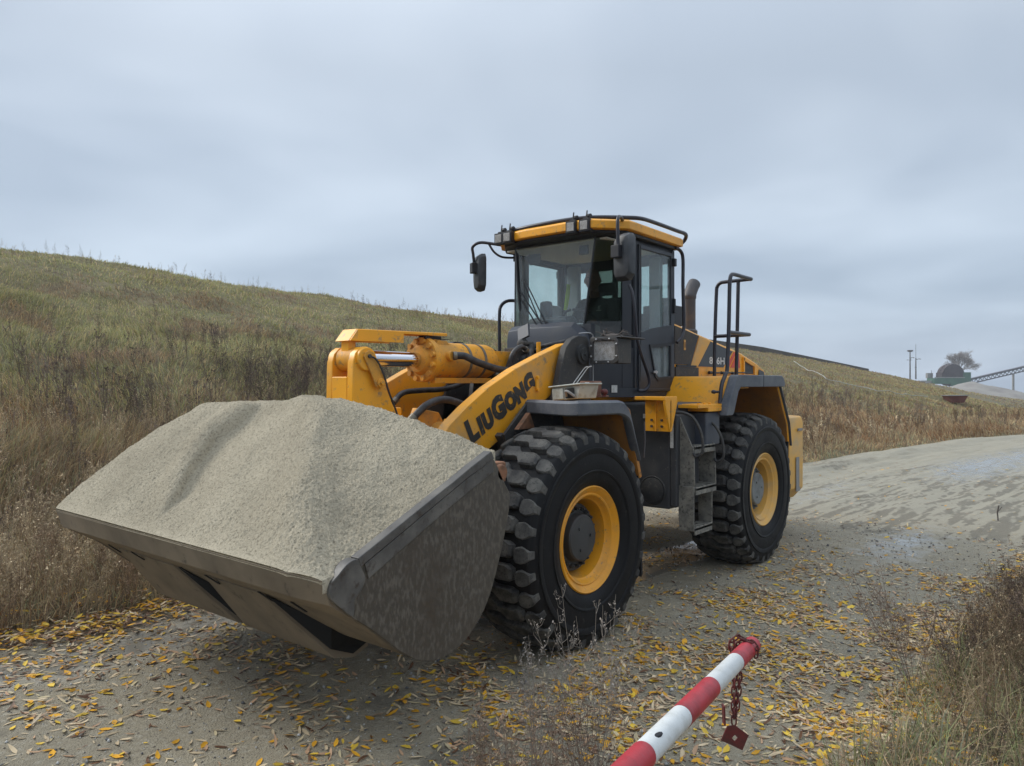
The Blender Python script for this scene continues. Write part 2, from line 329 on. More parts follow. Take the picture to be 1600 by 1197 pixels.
# ------------------------------------------------------------------ numpy helpers
rng = np.random.default_rng(11)
_perm = np.random.default_rng(3).random((256, 256))
def vn(x, y):
    xi = np.floor(x).astype(int); yi = np.floor(y).astype(int); fx = x - xi; fy = y - yi
    fx = fx * fx * (3 - 2 * fx); fy = fy * fy * (3 - 2 * fy)
    g = lambda a, b: _perm[a % 256, b % 256]
    return (g(xi, yi) * (1 - fx) + g(xi + 1, yi) * fx) * (1 - fy) + (g(xi, yi + 1) * (1 - fx) + g(xi + 1, yi + 1) * fx) * fy
def fbm(x, y, o=4, g=0.5):
    s = 0; a = 1; t = 0
    for i in range(o):
        s = s + a * vn(x * 2 ** i + 17.3 * i, y * 2 ** i + 9.1 * i); t += a; a *= g
    return s / t
def big(name, V, Fc, m, C=None, smooth=False, parent=None, k=3):
    """mesh from numpy arrays: V (n,3), Fc (m,k) faces, C per-vertex colours"""
    me = bpy.data.meshes.new(name); V = np.asarray(V, np.float32); Fc = np.asarray(Fc, np.int32)
    me.vertices.add(len(V)); me.vertices.foreach_set('co', V.ravel())
    me.loops.add(Fc.size); me.loops.foreach_set('vertex_index', Fc.ravel())
    me.polygons.add(len(Fc)); me.polygons.foreach_set('loop_start', np.arange(0, Fc.size, k, dtype=np.int32))
    if smooth: me.polygons.foreach_set('use_smooth', np.ones(len(Fc), bool))
    if C is not None:
        a = me.color_attributes.new('Col', 'FLOAT_COLOR', 'POINT'); C4 = np.ones((len(V), 4), np.float32); C4[:, :3] = C; a.data.foreach_set('color', C4.ravel())
    me.update(calc_edges=True); me.materials.append(m)
    o = bpy.data.objects.new(name, me); COL.objects.link(o)
    if parent: o.parent = parent
    return o
def grid(name, xs, ys, zf, m, smooth=True):
    X, Y = np.meshgrid(xs, ys, indexing='ij'); Z = zf(X, Y); nx, ny = X.shape
    V = np.stack([X, Y, Z], -1).reshape(-1, 3); I = np.arange(nx * ny).reshape(nx, ny)
    Fc = np.stack([I[:-1, :-1], I[1:, :-1], I[1:, 1:], I[:-1, 1:]], -1).reshape(-1, 4)
    return big(name, V, Fc, m, smooth=smooth, k=4)

# ================================================================== SETTING
def smst(a, b, x):
    t = np.clip((x - a) / (b - a), 0, 1); return t * t * (3 - 2 * t)
YF = lambda x: np.interp(x, [-400, -200, -80, -40, -25, -20.7, -12.9, -9, 4.5, 6, 8, 14], [70, 42, 20, 7, 1.34, 0.0, -1.25, -1.45, -1.8, -1.98, -2.2, -2.6])
CREST = lambda x: np.interp(x, [-400, -300, -200, -151, -123, -102, -72, -52, -21, -13.3, -7.3, -3, 1, 30], [-6, -4, -1.6, 0.25, 1.7, 2.55, 3.75, 4.5, 4.95, 5.05, 5.25, 5.5, 5.55, 5.9])
def HILL(x, y):
    yh = np.minimum(YF(x), -1.3); t = np.clip((yh - y) / (yh + 20.0), 0, 3); flat = np.clip((YF(x) - y) / 1.0, 0, 1) * 0.10
    s = np.interp(t, [0, .05, .12, .5, .85, .95, 1.0, 3], [0, .012, .055, .50, .90, .985, 1.0, 1.0])
    z = CREST(x) * s - np.clip(-20.5 - y, 0, 200) * 0.05 + flat * (1 - s) - 4.0 * smst(-48, -120, x) * (1 - s)
    u = np.clip((t - 0.03) / 0.1, 0, 1)
    z = z + u * ((fbm(x * 0.22 + 5, y * 0.22, 3) - 0.5) * np.interp(t, [0, .6, 1], [.75, .6, .25]) + (fbm(x * 1.1, y * 1.1 + 40, 3) - 0.5) * 0.22)
    return z - 0.06 * (1 - np.clip((YF(x) - y) / 0.35, 0, 1))
RUTC = lambda x: np.interp(x, [-60, -25, -14, -5, 0, 10], [16, 4.6, 1.9, 1.0, 0.75, 0.7])
VE = lambda x: np.interp(x, [-60, -8, -1, 2.2, 3.6, 4.6, 8, 12], [26, 4.4, 3.50, 3.30, 3.32, 3.12, 3.1, 3.1])    # near edge of the road
def ROADZ(x, y):
    yf = YF(x); v = y - RUTC(x)
    z = (fbm(x * 0.7, y * 0.7, 3) - 0.5) * 0.03 + (fbm(x * 6, y * 6, 3) - 0.5) * 0.010
    far = smst(-1.5, -7, x)
    z = z + far * (fbm(x * 0.45 + 3, v * 5.0, 3) - 0.5) * 0.10
    z = z + smst(-3, -8, x) * 0.10 * np.exp(-((y - yf - 0.55) / 0.35) ** 2) * (0.6 + fbm(x * 1.3, y * 2, 2))
    z = z - smst(yf - 0.1, yf - 0.45, y) * 0.15
    e = VE(x) + (fbm(x * 2.2, y * 0.5 + 7, 2) - 0.5) * 0.35
    z = z + smst(e - 0.12, e + 0.5, y) * (0.09 + 0.10 * fbm(x * 3, y * 3, 3))
    keep = np.exp(-((x - 3.3) / 0.7) ** 2) + np.exp(-(x / 0.7) ** 2)
    return z * (1 - 0.75 * np.clip(keep, 0, 1) * (np.abs(y) < 1.6))

def road_mat():
    m = bpy.data.materials.new('packed_sand_road'); m.use_nodes = True; t = m.node_tree; t.nodes.clear(); n = t.nodes.new; k = t.links.new
    o = n('ShaderNodeOutputMaterial'); p = n('ShaderNodeBsdfPrincipled'); k(p.outputs[0], o.inputs[0])
    g = n('ShaderNodeNewGeometry'); P = g.outputs['Position']
    def ns(s, d=6, r=0.6, src=P):
        q = n('ShaderNodeTexNoise'); q.inputs['Scale'].default_value = s; q.inputs['Detail'].default_value = d; q.inputs['Roughness'].default_value = r; k(src, q.inputs['Vector']); return q.outputs[0]
    def mr(src, a, b, c=0, d=1):
        q = n('ShaderNodeMapRange'); q.clamp = True; k(src, q.inputs[0])
        for i, v in enumerate((a, b, c, d)): q.inputs[i + 1].default_value = v
        return q.outputs[0]
    def mixc(f, a, b):
        q = n('ShaderNodeMix'); q.data_type = 'RGBA'; k(f, q.inputs[0])
        for s_, i in ((a, 6), (b, 7)):
            if isinstance(s_, tuple): q.inputs[i].default_value = (*s_, 1)
            else: k(s_, q.inputs[i])
        return q.outputs[2]
    def mth(op, a, b):
        q = n('ShaderNodeMath'); q.operation = op; q.use_clamp = True
        for i, s_ in enumerate((a, b)):
            if isinstance(s_, (int, float)): q.inputs[i].default_value = s_
            else: k(s_, q.inputs[i])
        return q.outputs[0]
    A = n('ShaderNodeAttribute'); A.attribute_name = 'Col'; sp = n('ShaderNodeSeparateColor'); k(A.outputs['Color'], sp.inputs[0])
    wet, dark, pale = sp.outputs[0], sp.outputs[1], sp.outputs[2]
    c = mixc(mr(ns(1.3), 0.35, 0.7), (0.360, 0.312, 0.220), (0.265, 0.232, 0.166))
    c = mixc(mr(ns(22, 4), 0.5, 0.75), c, (0.42, 0.385, 0.30))
    c = mixc(mr(ns(110, 3), 0.58, 0.68), c, (0.10, 0.092, 0.078))
    c = mixc(pale, c, (0.365, 0.340, 0.268))
    dk = mr(mth('ADD', dark, mth('MULTIPLY', mr(ns(9, 5), 0.3, 0.7), 0.5)), 0.60, 1.25)
    c = mixc(dk, c, (0.125, 0.112, 0.085))
    wm = mr(mth('ADD', mth('MULTIPLY', wet, 0.75), mth('MULTIPLY', mr(ns(5, 5), 0.3, 0.7), 0.4)), 0.48, 0.78)
    c2 = mixc(wm, c, (0.20, 0.188, 0.155))
    k(c2, p.inputs['Base Color'])
    rg = mr(wm, 0, 1, 0.85, 0.10); k(rg, p.inputs['Roughness'])
    b = n('ShaderNodeBump'); b.inputs['Distance'].default_value = 0.02
    k(mr(wm, 0, 1, 1.0, 0.015), b.inputs['Strength'])
    hsum = n('ShaderNodeMath'); hsum.operation = 'ADD'; k(ns(18, 8, 0.7), hsum.inputs[0]); k(ns(90, 3, 0.7), hsum.inputs[1]); k(hsum.outputs[0], b.inputs['Height'])
    k(b.outputs[0], p.inputs['Normal']); return m
M['road'] = road_mat()
xs = np.concatenate([np.arange(-62, -16, 0.22), np.arange(-16, 10.5, 0.045)])
# sheared grid so that the sheet follows the bend of the road
ts = np.concatenate([np.linspace(0, .80, 190), np.linspace(.81, 1, 16)])
def road_all():
    X = np.repeat(xs[:, None], len(ts), 1); y0 = YF(xs) - 0.5; y1 = VE(xs) + 3.2
    Y = y0[:, None] + (y1 - y0)[:, None] * ts[None, :]; Z = ROADZ(X, Y); nx, ny = X.shape
    V = np.stack([X, Y, Z], -1).reshape(-1, 3); I = np.arange(nx * ny).reshape(nx, ny)
    Fc = np.stack([I[:-1, :-1], I[1:, :-1], I[1:, 1:], I[:-1, 1:]], -1).reshape(-1, 4)
    x, y = X.ravel(), Y.ravel(); v = y - RUTC(x)
    blob = lambda cx, cy, rx, ry: np.exp(-((x - cx) / rx) ** 2 - ((y - cy) / ry) ** 2)
    wet = 2.4 * blob(0.55, 0.52, 1.1, 0.20) + 0.70 * blob(-1.9, 2.3, 1.7, 0.6) + 0.72 * blob(-11.5, 1.6, 4.5, 1.1) + 0.75 * blob(-18, 2.8, 5, 1.2) + 0.6 * blob(2.0, 0.0, 2.6, 1.1) + 0.8 * blob(5.6, -1.2, 1.6, 0.4) + 0.5 * blob(7.0, 0.9, 1.2, 0.5) + 0.5 * blob(-5.5, 0.2, 3, .5)
    v2 = v + .25 * (fbm(x * .6, y * .6, 2) - .5); st = fbm(x * 1.5 + 3, v2 * 15, 4, 0.68)
    dark = smst(-1.6, -3.4, x) * (1 - smst(-9, -16, x)) * smst(0.40, 0.68, st) * (0.6 + 0.9 * np.exp(-((v - 0.9) / 1.3) ** 2)) * (0.4 + fbm(x * .9 + 9, y * 1.4, 2))
    for q_, w_ in ((-.95, .05), (-.6, .04), (-.2, .06), (.35, .05), (.62, .035), (1.15, .06), (1.7, .045), (2.05, .05), (2.5, .04)):
        dark = dark + .55 * np.exp(-((v2 + .22 * np.sin(x * .5 + q_ * 9) - q_) / w_) ** 2) * smst(-1.2, -3.5, x) * (1 - smst(-12, -20, x)) * smst(.35, .6, fbm(x * 1.1 + q_ * 30, y * 3, 3))
    dark = dark + 0.75 * smst(0.55, 0.7, fbm(x * 1.2 + 60, y * 3.0, 3)) * smst(2, 5, x) + 0.45 * blob(2.2, 0.1, 2.2, 1.2)
    dark = dark + smst(0, .25, y - VE(x)) * 0.9
    pale = smst(-1, -5, x) * (1 - 0.5 * smst(0.5, 0.7, st)) * 0.75 + 0.45 * blob(0.2, 2.2, 2.0, 0.9)
    o = big('road', V, Fc, M['road'], C=np.stack([np.clip(wet, 0, 1), np.clip(dark, 0, 1), np.clip(pale, 0, 1)], -1), smooth=True, k=4)
    return tag(o, kind='structure')
road_all()

M['hill'] = mat('hillside_turf', (0.170, 0.160, 0.085), (0.20, 0.16, 0.10), (0.11, 0.085, 0.06), scale=0.5, lo=0.35, hi=0.65, scale2=6, lo2=0.5, hi2=0.7, rough=1.0, spec=0.1, bump=0.6, bscale=12, bdist=0.05, space='World')
M['groundm'] = mat('verge_soil', (0.085, 0.072, 0.050), (0.05, 0.042, 0.030), scale=3, rough=1.0, spec=0.1, bump=0.5, bscale=30, bdist=0.02, space='World')
def hill_all():
    xh = np.concatenate([np.arange(-380, -60, 4.0), np.arange(-60, -20, 0.6), np.arange(-20, 22, 0.22)])
    tt = np.concatenate([np.linspace(0, 0.2, 40)[:-1], np.linspace(0.2, 1.15, 110), [1.6, 2.4]])
    X = np.repeat(xh[:, None], len(tt), 1); yf = YF(xh); Y = yf[:, None] + 0.05 - (yf[:, None] + 20) * tt[None, :]; Z = HILL(X, Y)
    nx, ny = X.shape; V = np.stack([X, Y, Z], -1).reshape(-1, 3); I = np.arange(nx * ny).reshape(nx, ny)
    Fc = np.stack([I[:-1, :-1], I[:-1, 1:], I[1:, 1:], I[1:, :-1]], -1).reshape(-1, 4)
    return tag(big('hillside', V, Fc, M['hill'], smooth=True, k=4), kind='structure')
hill_all()
def ground_all():
    a = np.concatenate([np.linspace(-700, -70, 14), np.linspace(-60, 40, 40), np.linspace(60, 300, 6)])
    b = np.concatenate([np.linspace(-500, -60, 8), np.linspace(-50, 40, 40), np.linspace(60, 400, 8)])
    f = lambda x, y: -0.22 - 18 * smst(-60, -330, x) - 12 * smst(-40, -200, y) + 0.06 * fbm(x * .3, y * .3, 2)
    return tag(grid('ground', a, b, f, M['groundm']), kind='structure')
ground_all()

# ------------------------------------------------------------------ vegetation
def veg_mat(name, rough=0.9, trans=0.25):
    m = bpy.data.materials.new(name); m.use_nodes = True; t = m.node_tree; t.nodes.clear(); n = t.nodes.new; k = t.links.new
    o = n('ShaderNodeOutputMaterial'); d = n('ShaderNodeBsdfPrincipled'); d.inputs['Roughness'].default_value = rough; d.inputs['Specular IOR Level'].default_value = 0.25
    tr = n('ShaderNodeBsdfTranslucent'); a = n('ShaderNodeAttribute'); a.attribute_name = 'Col'; mx = n('ShaderNodeMixShader'); mx.inputs[0].default_value = trans
    k(a.outputs['Color'], d.inputs['Base Color']); k(a.outputs['Color'], tr.inputs[0]); k(d.outputs[0], mx.inputs[1]); k(tr.outputs[0], mx.inputs[2]); k(mx.outputs[0], o.inputs[0]); return m
M['grass'] = veg_mat('dry_grass'); M['leaf'] = veg_mat('fallen_leaf', 0.55, 0.15); M['stem'] = veg_mat('dry_stem', 0.9, 0.0)
def blades(P, h, wd, az, lean, C, curl=0.5):
    """P (n,3) base, h height, wd width, az heading of lean, lean 0..1; returns V,F,C"""
    n = len(P); sd = rng.uniform(0, PI, n); sx = np.cos(sd) * wd / 2; sy = np.sin(sd) * wd / 2
    lx = np.cos(az) * lean * h; ly = np.sin(az) * lean * h; hz = h * np.sqrt(np.clip(1 - lean ** 2, 0.05, 1))
    V = np.zeros((n, 5, 3), np.float32)
    V[:, 0] = P + np.stack([-sx, -sy, 0 * h], 1); V[:, 1] = P + np.stack([sx, sy, 0 * h], 1)
    mid = P + np.stack([lx * 0.32, ly * 0.32, hz * 0.60], 1)
    V[:, 2] = mid + np.stack([-sx, -sy, 0 * h], 1) * 0.75; V[:, 3] = mid + np.stack([sx, sy, 0 * h], 1) * 0.75
    V[:, 4] = P + np.stack([lx, ly, hz], 1) + np.stack([0 * h, 0 * h, -curl * lean * h * 0.35], 1)
    b = (np.arange(n) * 5)[:, None]; F = np.concatenate([b + [0, 1, 3], b + [0, 3, 2], b + [2, 3, 4]], 1).reshape(-1, 3)
    Cc = np.repeat(C[:, None, :], 5, 1) * np.array([0.7, 0.7, 1.0, 1.0, 1.1])[None, :, None]
    return V.reshape(-1, 3), F, Cc.reshape(-1, 3)
CAMX, CAMY = 7.839, 4.358
FW = np.array([math.cos(R(-140.607)), math.sin(R(-140.607))]); RT = np.array([FW[1], -FW[0]])
def infov(x, y, l=-0.80, r=0.74, pad=0.6):
    dx = x - CAMX; dy = y - CAMY; d = dx * FW[0] + dy * FW[1]; s = dx * RT[0] + dy * RT[1]
    return (s > l * d - pad) & (s < r * d + pad) & (d > 0.2), d
TAN = np.array([0.42, 0.335, 0.215]); BRN = np.array([0.235, 0.165, 0.105]); PUR = np.array([0.185, 0.140, 0.115]); GRN = np.array([0.17, 0.195, 0.09]); YGR = np.array([0.250, 0.250, 0.120]); GGR = np.array([0.24, 0.250, 0.170]); RED = np.array([0.26, 0.13, 0.06])
def hillcol(x, y, t, n):
    a = fbm(x * 0.28 + 11, y * 0.28, 3); b = fbm(x * 0.75, y * 0.75 + 31, 3); c = rng.random(n)
    up = np.clip((t - 0.22) / 0.25 + (a - 0.5) * 1.6, 0, 1)[:, None]          # greener above
    green = np.where((c < 0.5)[:, None], YGR, np.where((c < 0.8)[:, None], GGR, TAN)) * (0.75 + 0.5 * b[:, None])
    green = np.where((b < 0.33)[:, None] & (c < 0.7)[:, None], np.where((c < 0.35)[:, None], PUR * 1.2, BRN * 1.1), green)
    green = np.where((x < -14)[:, None] & (c > 0.36)[:, None], np.where((c > .7)[:, None], TAN * .7, BRN * .95), green)
    low = np.where((c < 0.30)[:, None], BRN * 1.1, np.where((c < 0.66)[:, None], TAN * 0.85, np.where((c < 0.80)[:, None], PUR, np.where((a > 0.48)[:, None], GGR, RED * 0.8))))
    low = low * (1.25 - .6 * fbm(x * .5 + 77, y * .5, 2))[:, None]
    pick = (rng.random(n)[:, None] < up); C = np.where(pick, green * np.array([.98, .93, .78]), low * np.array([1.10, 1.04, .90]))
    return np.clip(C * rng.uniform(0.75, 1.35, (n, 1)) * 1.35, 0, .8)
VV = []; FF = []; CC = []; off = 0
def push(V, F, C):
    global off
    VV.append(V); FF.append(F + off); CC.append(C); off += len(V)
def flush(name, m, **kw):
    global VV, FF, CC, off
    o = big(name, np.concatenate(VV), np.concatenate(FF), m, C=np.concatenate(CC)); VV = []; FF = []; CC = []; off = 0; tag(o, **kw); return o
def zone(d0, d1, dens, wd, h0, h1, x0, x1, y0, y1):
    n = int((x1 - x0) * (y1 - y0) * dens); x = rng.uniform(x0, x1, n); y = rng.uniform(y0, y1, n)
    ok, d = infov(x, y, l=-1.15, r=.95, pad=1.0); yf = YF(x); edge = (fbm(x * 1.7, y * 0.3 + 70, 2) - 0.5) * 0.5
    ok &= (d > d0) & (d <= d1) & (y < yf - 0.05 + edge)
    # clumping
    ok &= rng.random(n) < 0.35 + 0.9 * fbm(x * 2.5, y * 2.5, 2)
    x = x[ok]; y = y[ok]; n = len(x); yf = yf[ok]; t = (yf - y) / (yf + 20); z = HILL(x, y)
    tall = np.interp(t, [0, 0.015, 0.05, 0.12, 0.30, 0.5, 1.0, 1.1], [0.25, 0.55, 0.8, 0.85, 0.66, 0.42, 0.30, 0.32])
    h = rng.uniform(h0, h1, n) * tall * (0.6 + 0.8 * fbm(x * 0.9, y * 0.9 + 9, 2))
    az = 2.2 * PI * fbm(x * 0.35, y * 0.35 + 50, 2) + rng.normal(0, 1.0, n) + 0.6; lean = np.clip(rng.normal(0.74, 0.25, n), 0.05, 0.99)
    push(*blades(np.stack([x, y, z - 0.02], 1), h, wd * rng.uniform(0.6, 1.4, n), az, lean, hillcol(x, y, t, n)))
zone(0, 11, 2600, 0.0075, 0.18, 0.60, -6, 12, -9, -1.5)
zone(11, 18, 1300, 0.011, 0.18, 0.62, -14, 13, -18, -1.2)
zone(18, 32, 480, 0.018, 0.16, 0.55, -27, 11, -23, 4)
zone(30, 60, 150, 0.032, 0.18, 0.60, -56, -10, -23, 14)
zone(60, 110, 36, 0.07, 0.25, 0.7, -105, -36, -23, 14)
zone(110, 260, 5, 0.16, 0.4, 1.1, -250, -80, -23, 20)
flush('hillside_grass', M['grass'], kind='stuff', label='dry brown and green grass growing over the hillside')

# weeds: branching stems
def tri_tube(path, r):
    n = len(path); v = []; f = []
    for i, p in enumerate(path):
        q0 = np.array(path[max(i - 1, 0)]); q1 = np.array(path[min(i + 1, n - 1)]); d = q1 - q0; d = d / (np.linalg.norm(d) + 1e-9)
        u = np.array([0, 0, 1.0]) if abs(d[2]) < 0.9 else np.array([1.0, 0, 0]); a = np.cross(d, u); a /= np.linalg.norm(a); b = np.cross(a, d); rr = r * (1 - 0.6 * i / max(n - 1, 1))
        for k in range(3): v.append(np.array(p) + (a * math.cos(k * 2.094) + b * math.sin(k * 2.094)) * rr)
    for i in range(n - 1):
        for k in range(3):
            k2 = (k + 1) % 3; a_, b_, c_, d_ = i * 3 + k, i * 3 + k2, (i + 1) * 3 + k2, (i + 1) * 3 + k; f += [(a_, b_, c_), (a_, c_, d_)]
    return v, f
def weed_proto(rs, h, nst=3, nbr=7, r=0.003, spread=0.35, head=0.02, lean=0.15, plume=False):
    rnd = random.Random(rs); v = []; f = []; c = []
    def addp(vv, ff, col):
        o = len(v); v.extend(vv); f.extend([tuple(i + o for i in q) for q in ff]); c.extend([col] * len(vv))
    def blob(p, s, col):
        a = [np.array(p) + np.array([rnd.uniform(-s, s), rnd.uniform(-s, s), rnd.uniform(-s, s) * 1.2]) for _ in range(4)]; addp(a, [(0, 1, 2), (0, 2, 3), (1, 2, 3), (0, 1, 3)], col)
    for s in range(nst):
        a = rnd.uniform(0, 6.28); l = rnd.uniform(0, lean); H = h * rnd.uniform(0.65, 1.0)
        top = np.array([math.cos(a) * l * H, math.sin(a) * l * H, H]); b0 = np.array([rnd.uniform(-.04, .04), rnd.uniform(-.04, .04), 0])
        mid = (b0 + top) / 2 + np.array([rnd.uniform(-.05, .05), rnd.uniform(-.05, .05), 0]) * H; path = [b0, mid, top]; vv, ff = tri_tube(path, r); addp(vv, ff, 0.8)
        for b in range(nbr):
            t = rnd.uniform(0.3, 0.98); p = b0 * (1 - t) ** 2 + 2 * mid * t * (1 - t) + top * t * t; aa = rnd.uniform(0, 6.28); L = h * spread * rnd.uniform(0.3, 1) * (1.15 - t)
            q = p + np.array([math.cos(aa) * L * 0.55, math.sin(aa) * L * 0.55, L * rnd.uniform(0.3, 0.95)]); m_ = (p + q) / 2 + np.array([math.cos(aa), math.sin(aa), -0.4]) * L * 0.12
            vv, ff = tri_tube([p, m_, q], r * 0.6); addp(vv, ff, 0.9)
            for j in range(3):
                tt = rnd.uniform(0.4, 1); w_ = p + (q - p) * tt; a2 = rnd.uniform(0, 6.28); q2 = w_ + np.array([math.cos(a2) * .35, math.sin(a2) * .35, rnd.uniform(.2, .7)]) * L * 0.4
                vv, ff = tri_tube([w_, q2], r * 0.4); addp(vv, ff, 0.9)
                if head: blob(q2, head * rnd.uniform(0.4, 1), 1.2)
            if head: blob(q, head, 1.2)
        if plume:
            for j in range(26):
                t = rnd.uniform(0.72, 1.05); p = b0 + (top - b0) * t; blob(p + np.array([rnd.uniform(-1, 1), rnd.uniform(-1, 1), 0]) * 0.02, 0.03, 1.3)
    return np.array(v, np.float32), np.array(f, np.int32), np.array(c, np.float32)
WP = [weed_proto(i, 1.0, 1 + i % 3, 8, r=0.0035 + 0.001 * (i % 2), spread=0.45, head=0.016) for i in range(8)]
PL = [weed_proto(40 + i, 1.0, 2, 3, r=0.004, spread=0.2, head=0, plume=True) for i in range(4)]
def scat(protos, x, y, z, s, C, tilt=0.15, wid=1.0):
    for i in range(len(x)):
        v, f, c = protos[int(rng.integers(len(protos)))]; a = rng.uniform(0, 6.28); ca, sa = math.cos(a), math.sin(a); k = s[i]
        q = v * k; q[:, :2] *= wid; tx, ty = rng.normal(0, tilt, 2)
        X = q[:, 0] * ca - q[:, 1] * sa + q[:, 2] * tx; Y = q[:, 0] * sa + q[:, 1] * ca + q[:, 2] * ty
        push(np.stack([X + x[i], Y + y[i], q[:, 2] + z[i]], 1), f, c[:, None] * C[i][None, :])
def weeds(n, x0, x1, t0, t1, s0, s1, cols, d0=0, d1=400, protos=None, keep=None, wscale=0.0):
    x = rng.uniform(x0, x1, n); t = rng.uniform(t0, t1, n); yf = YF(x); y = yf - (yf + 20) * t; ok, d = infov(x, y, pad=0.5); ok &= (d > d0) & (d < d1)
    if keep is not None: ok &= keep(x, y)
    x, y, d = x[ok], y[ok], d[ok]; z = HILL(x, y) - 0.03; C = np.array(cols)[rng.integers(len(cols), size=len(x))] * rng.uniform(0.6, 1.3, (len(x), 1))
    scat(protos or WP, x, y, z, rng.uniform(s0, s1, len(x)), C)
DKB = np.array([0.12, 0.088, 0.070]); TN = np.array([0.46, 0.36, 0.23])
weeds(1500, -12, 9, 0.01, 0.28, 0.35, 0.8, [BRN, DKB, BRN, TN, TN * .8])
weeds(1400, -22, 6, 0.12, 0.55, 0.30, 0.7, [DKB, PUR, DKB, BRN])
weeds(420, -30, 4, 0.24, 0.40, 0.6, 1.15, [DKB, PUR], keep=lambda x, y: fbm(x * .3 + 7, y * .3, 2) > 0.5)
weeds(1100, -10, 1, 0.20, 0.42, 0.45, 0.85, [DKB * .75, DKB * .9, PUR * .8], keep=lambda x, y: fbm(x * .4 + 3, y * .4, 2) > .42)
weeds(700, -9, 8, 0.002, 0.06, 0.3, 0.8, [TN, BRN, TN])
weeds(500, -45, 5, 0.55, 1.0, 0.25, 0.55, [DKB, BRN, PUR])
weeds(260, -70, 5, 0.96, 1.03, 0.15, 0.55, [BRN * 0.8, DKB]); weeds(16, -30, 5, 0.985, 1.02, 0.3, 0.7, [DKB])
weeds(500, -40, -10, 0.01, 0.3, 0.5, 1.0, [BRN, DKB, RED * .6])
weeds(110, -22, -8, 0.01, 0.09, 0.45, 1.0, [TN * 1.1, TN * .8], protos=PL, keep=lambda x, y: fbm(x * .6, y * .6, 2) > .5)
weeds(50, -8, 6, 0.01, 0.10, 0.5, 0.85, [TN * .8], protos=PL); weeds(900, 2, 8.5, 0.002, 0.16, 0.35, 0.8, [TN, TN * 1.1, BRN * 1.2])
flush('dry_weeds', M['stem'], kind='stuff', label='dry brown weeds standing in the hillside grass')

# verge grass near the camera, right
def verge(n, x0, x1, y0, y1, h0, h1, wd, cols, p=None, lean=0.5):
    x = rng.uniform(x0, x1, n); y = rng.uniform(y0, y1, n); ok, d = infov(x, y, pad=0.3); e = VE(x) + (fbm(x * 2.2, y * 0.5 + 7, 2) - 0.5) * 0.35
    ok &= (y > e + rng.uniform(-0.05, 0.35, n)) & (rng.random(n) < 0.15 + 1.2 * smst(0.35, 0.7, fbm(x * 3 + 20, y * 3, 2))); x = x[ok]; y = y[ok]; n = len(x); z = ROADZ(x, y) - 0.01
    c = np.array(cols)[rng.integers(len(cols), size=n)] * rng.uniform(0.6, 1.3, (n, 1))
    push(*blades(np.stack([x, y, z], 1), rng.uniform(h0, h1, n), wd * rng.uniform(.5, 1.4, n), rng.uniform(0, 6.28, n), np.clip(rng.normal(lean, .25, n), 0.05, .97), c))
verge(20000, 0.8, 5.4, 2.8, 4.6, 0.04, 0.22, 0.0045, [GRN * 1.2, YGR, TN, BRN, GGR, TN * 0.8], lean=0.8)
verge(5200, 2.0, 5.2, 2.9, 4.4, 0.2, 0.50, 0.0050, [TN * 1.1, GRN * 1.4, YGR * 1.2, TN * .9, GGR], lean=0.72)
verge(6000, 2.4, 5.2, 2.9, 4.4, 0.08, 0.34, 0.0055, [GRN * 1.4, YGR * 1.2, TN * 1.3, BRN * 1.3, TN * 1.1, BRN], lean=0.8)
verge(14000, -9, 1.5, 3.3, 5.4, 0.03, 0.14, 0.005, [BRN, TN * .7, PUR, PUR], lean=0.85)
xw = np.concatenate([rng.uniform(-3, 4.3, 230), rng.uniform(1.2, 3.1, 210)]); yw = VE(xw) + rng.uniform(.22, 1.1, 440); kk = (yw - VE(xw)) > .15 + .25 * smst(2.5, 4.3, xw); xw, yw = xw[kk], yw[kk]
scat([weed_proto(70 + i, 1.0, 5, 9, r=.003, spread=.5, head=.012, lean=.6) for i in range(6)], xw, yw, ROADZ(xw, yw), rng.uniform(.16, .52, len(xw)), np.array([BRN, DKB, TN, BRN * 1.2])[rng.integers(4, size=len(xw))] * rng.uniform(.6, 1.2, (len(xw), 1)))
xw = rng.uniform(1.2, 4.2, 26); yw = VE(xw) + rng.uniform(.25, .9, 26)
scat([weed_proto(90 + i, 1.0, 1, 4, r=.0022, spread=.25, head=.008, lean=.35) for i in range(5)], xw, yw, ROADZ(xw, yw), rng.uniform(.4, .75, 26), np.repeat(TN[None] * 1.1, 26, 0))
flush('verge_grass', M['grass'], kind='stuff', label='short green and straw coloured grass on the near verge')

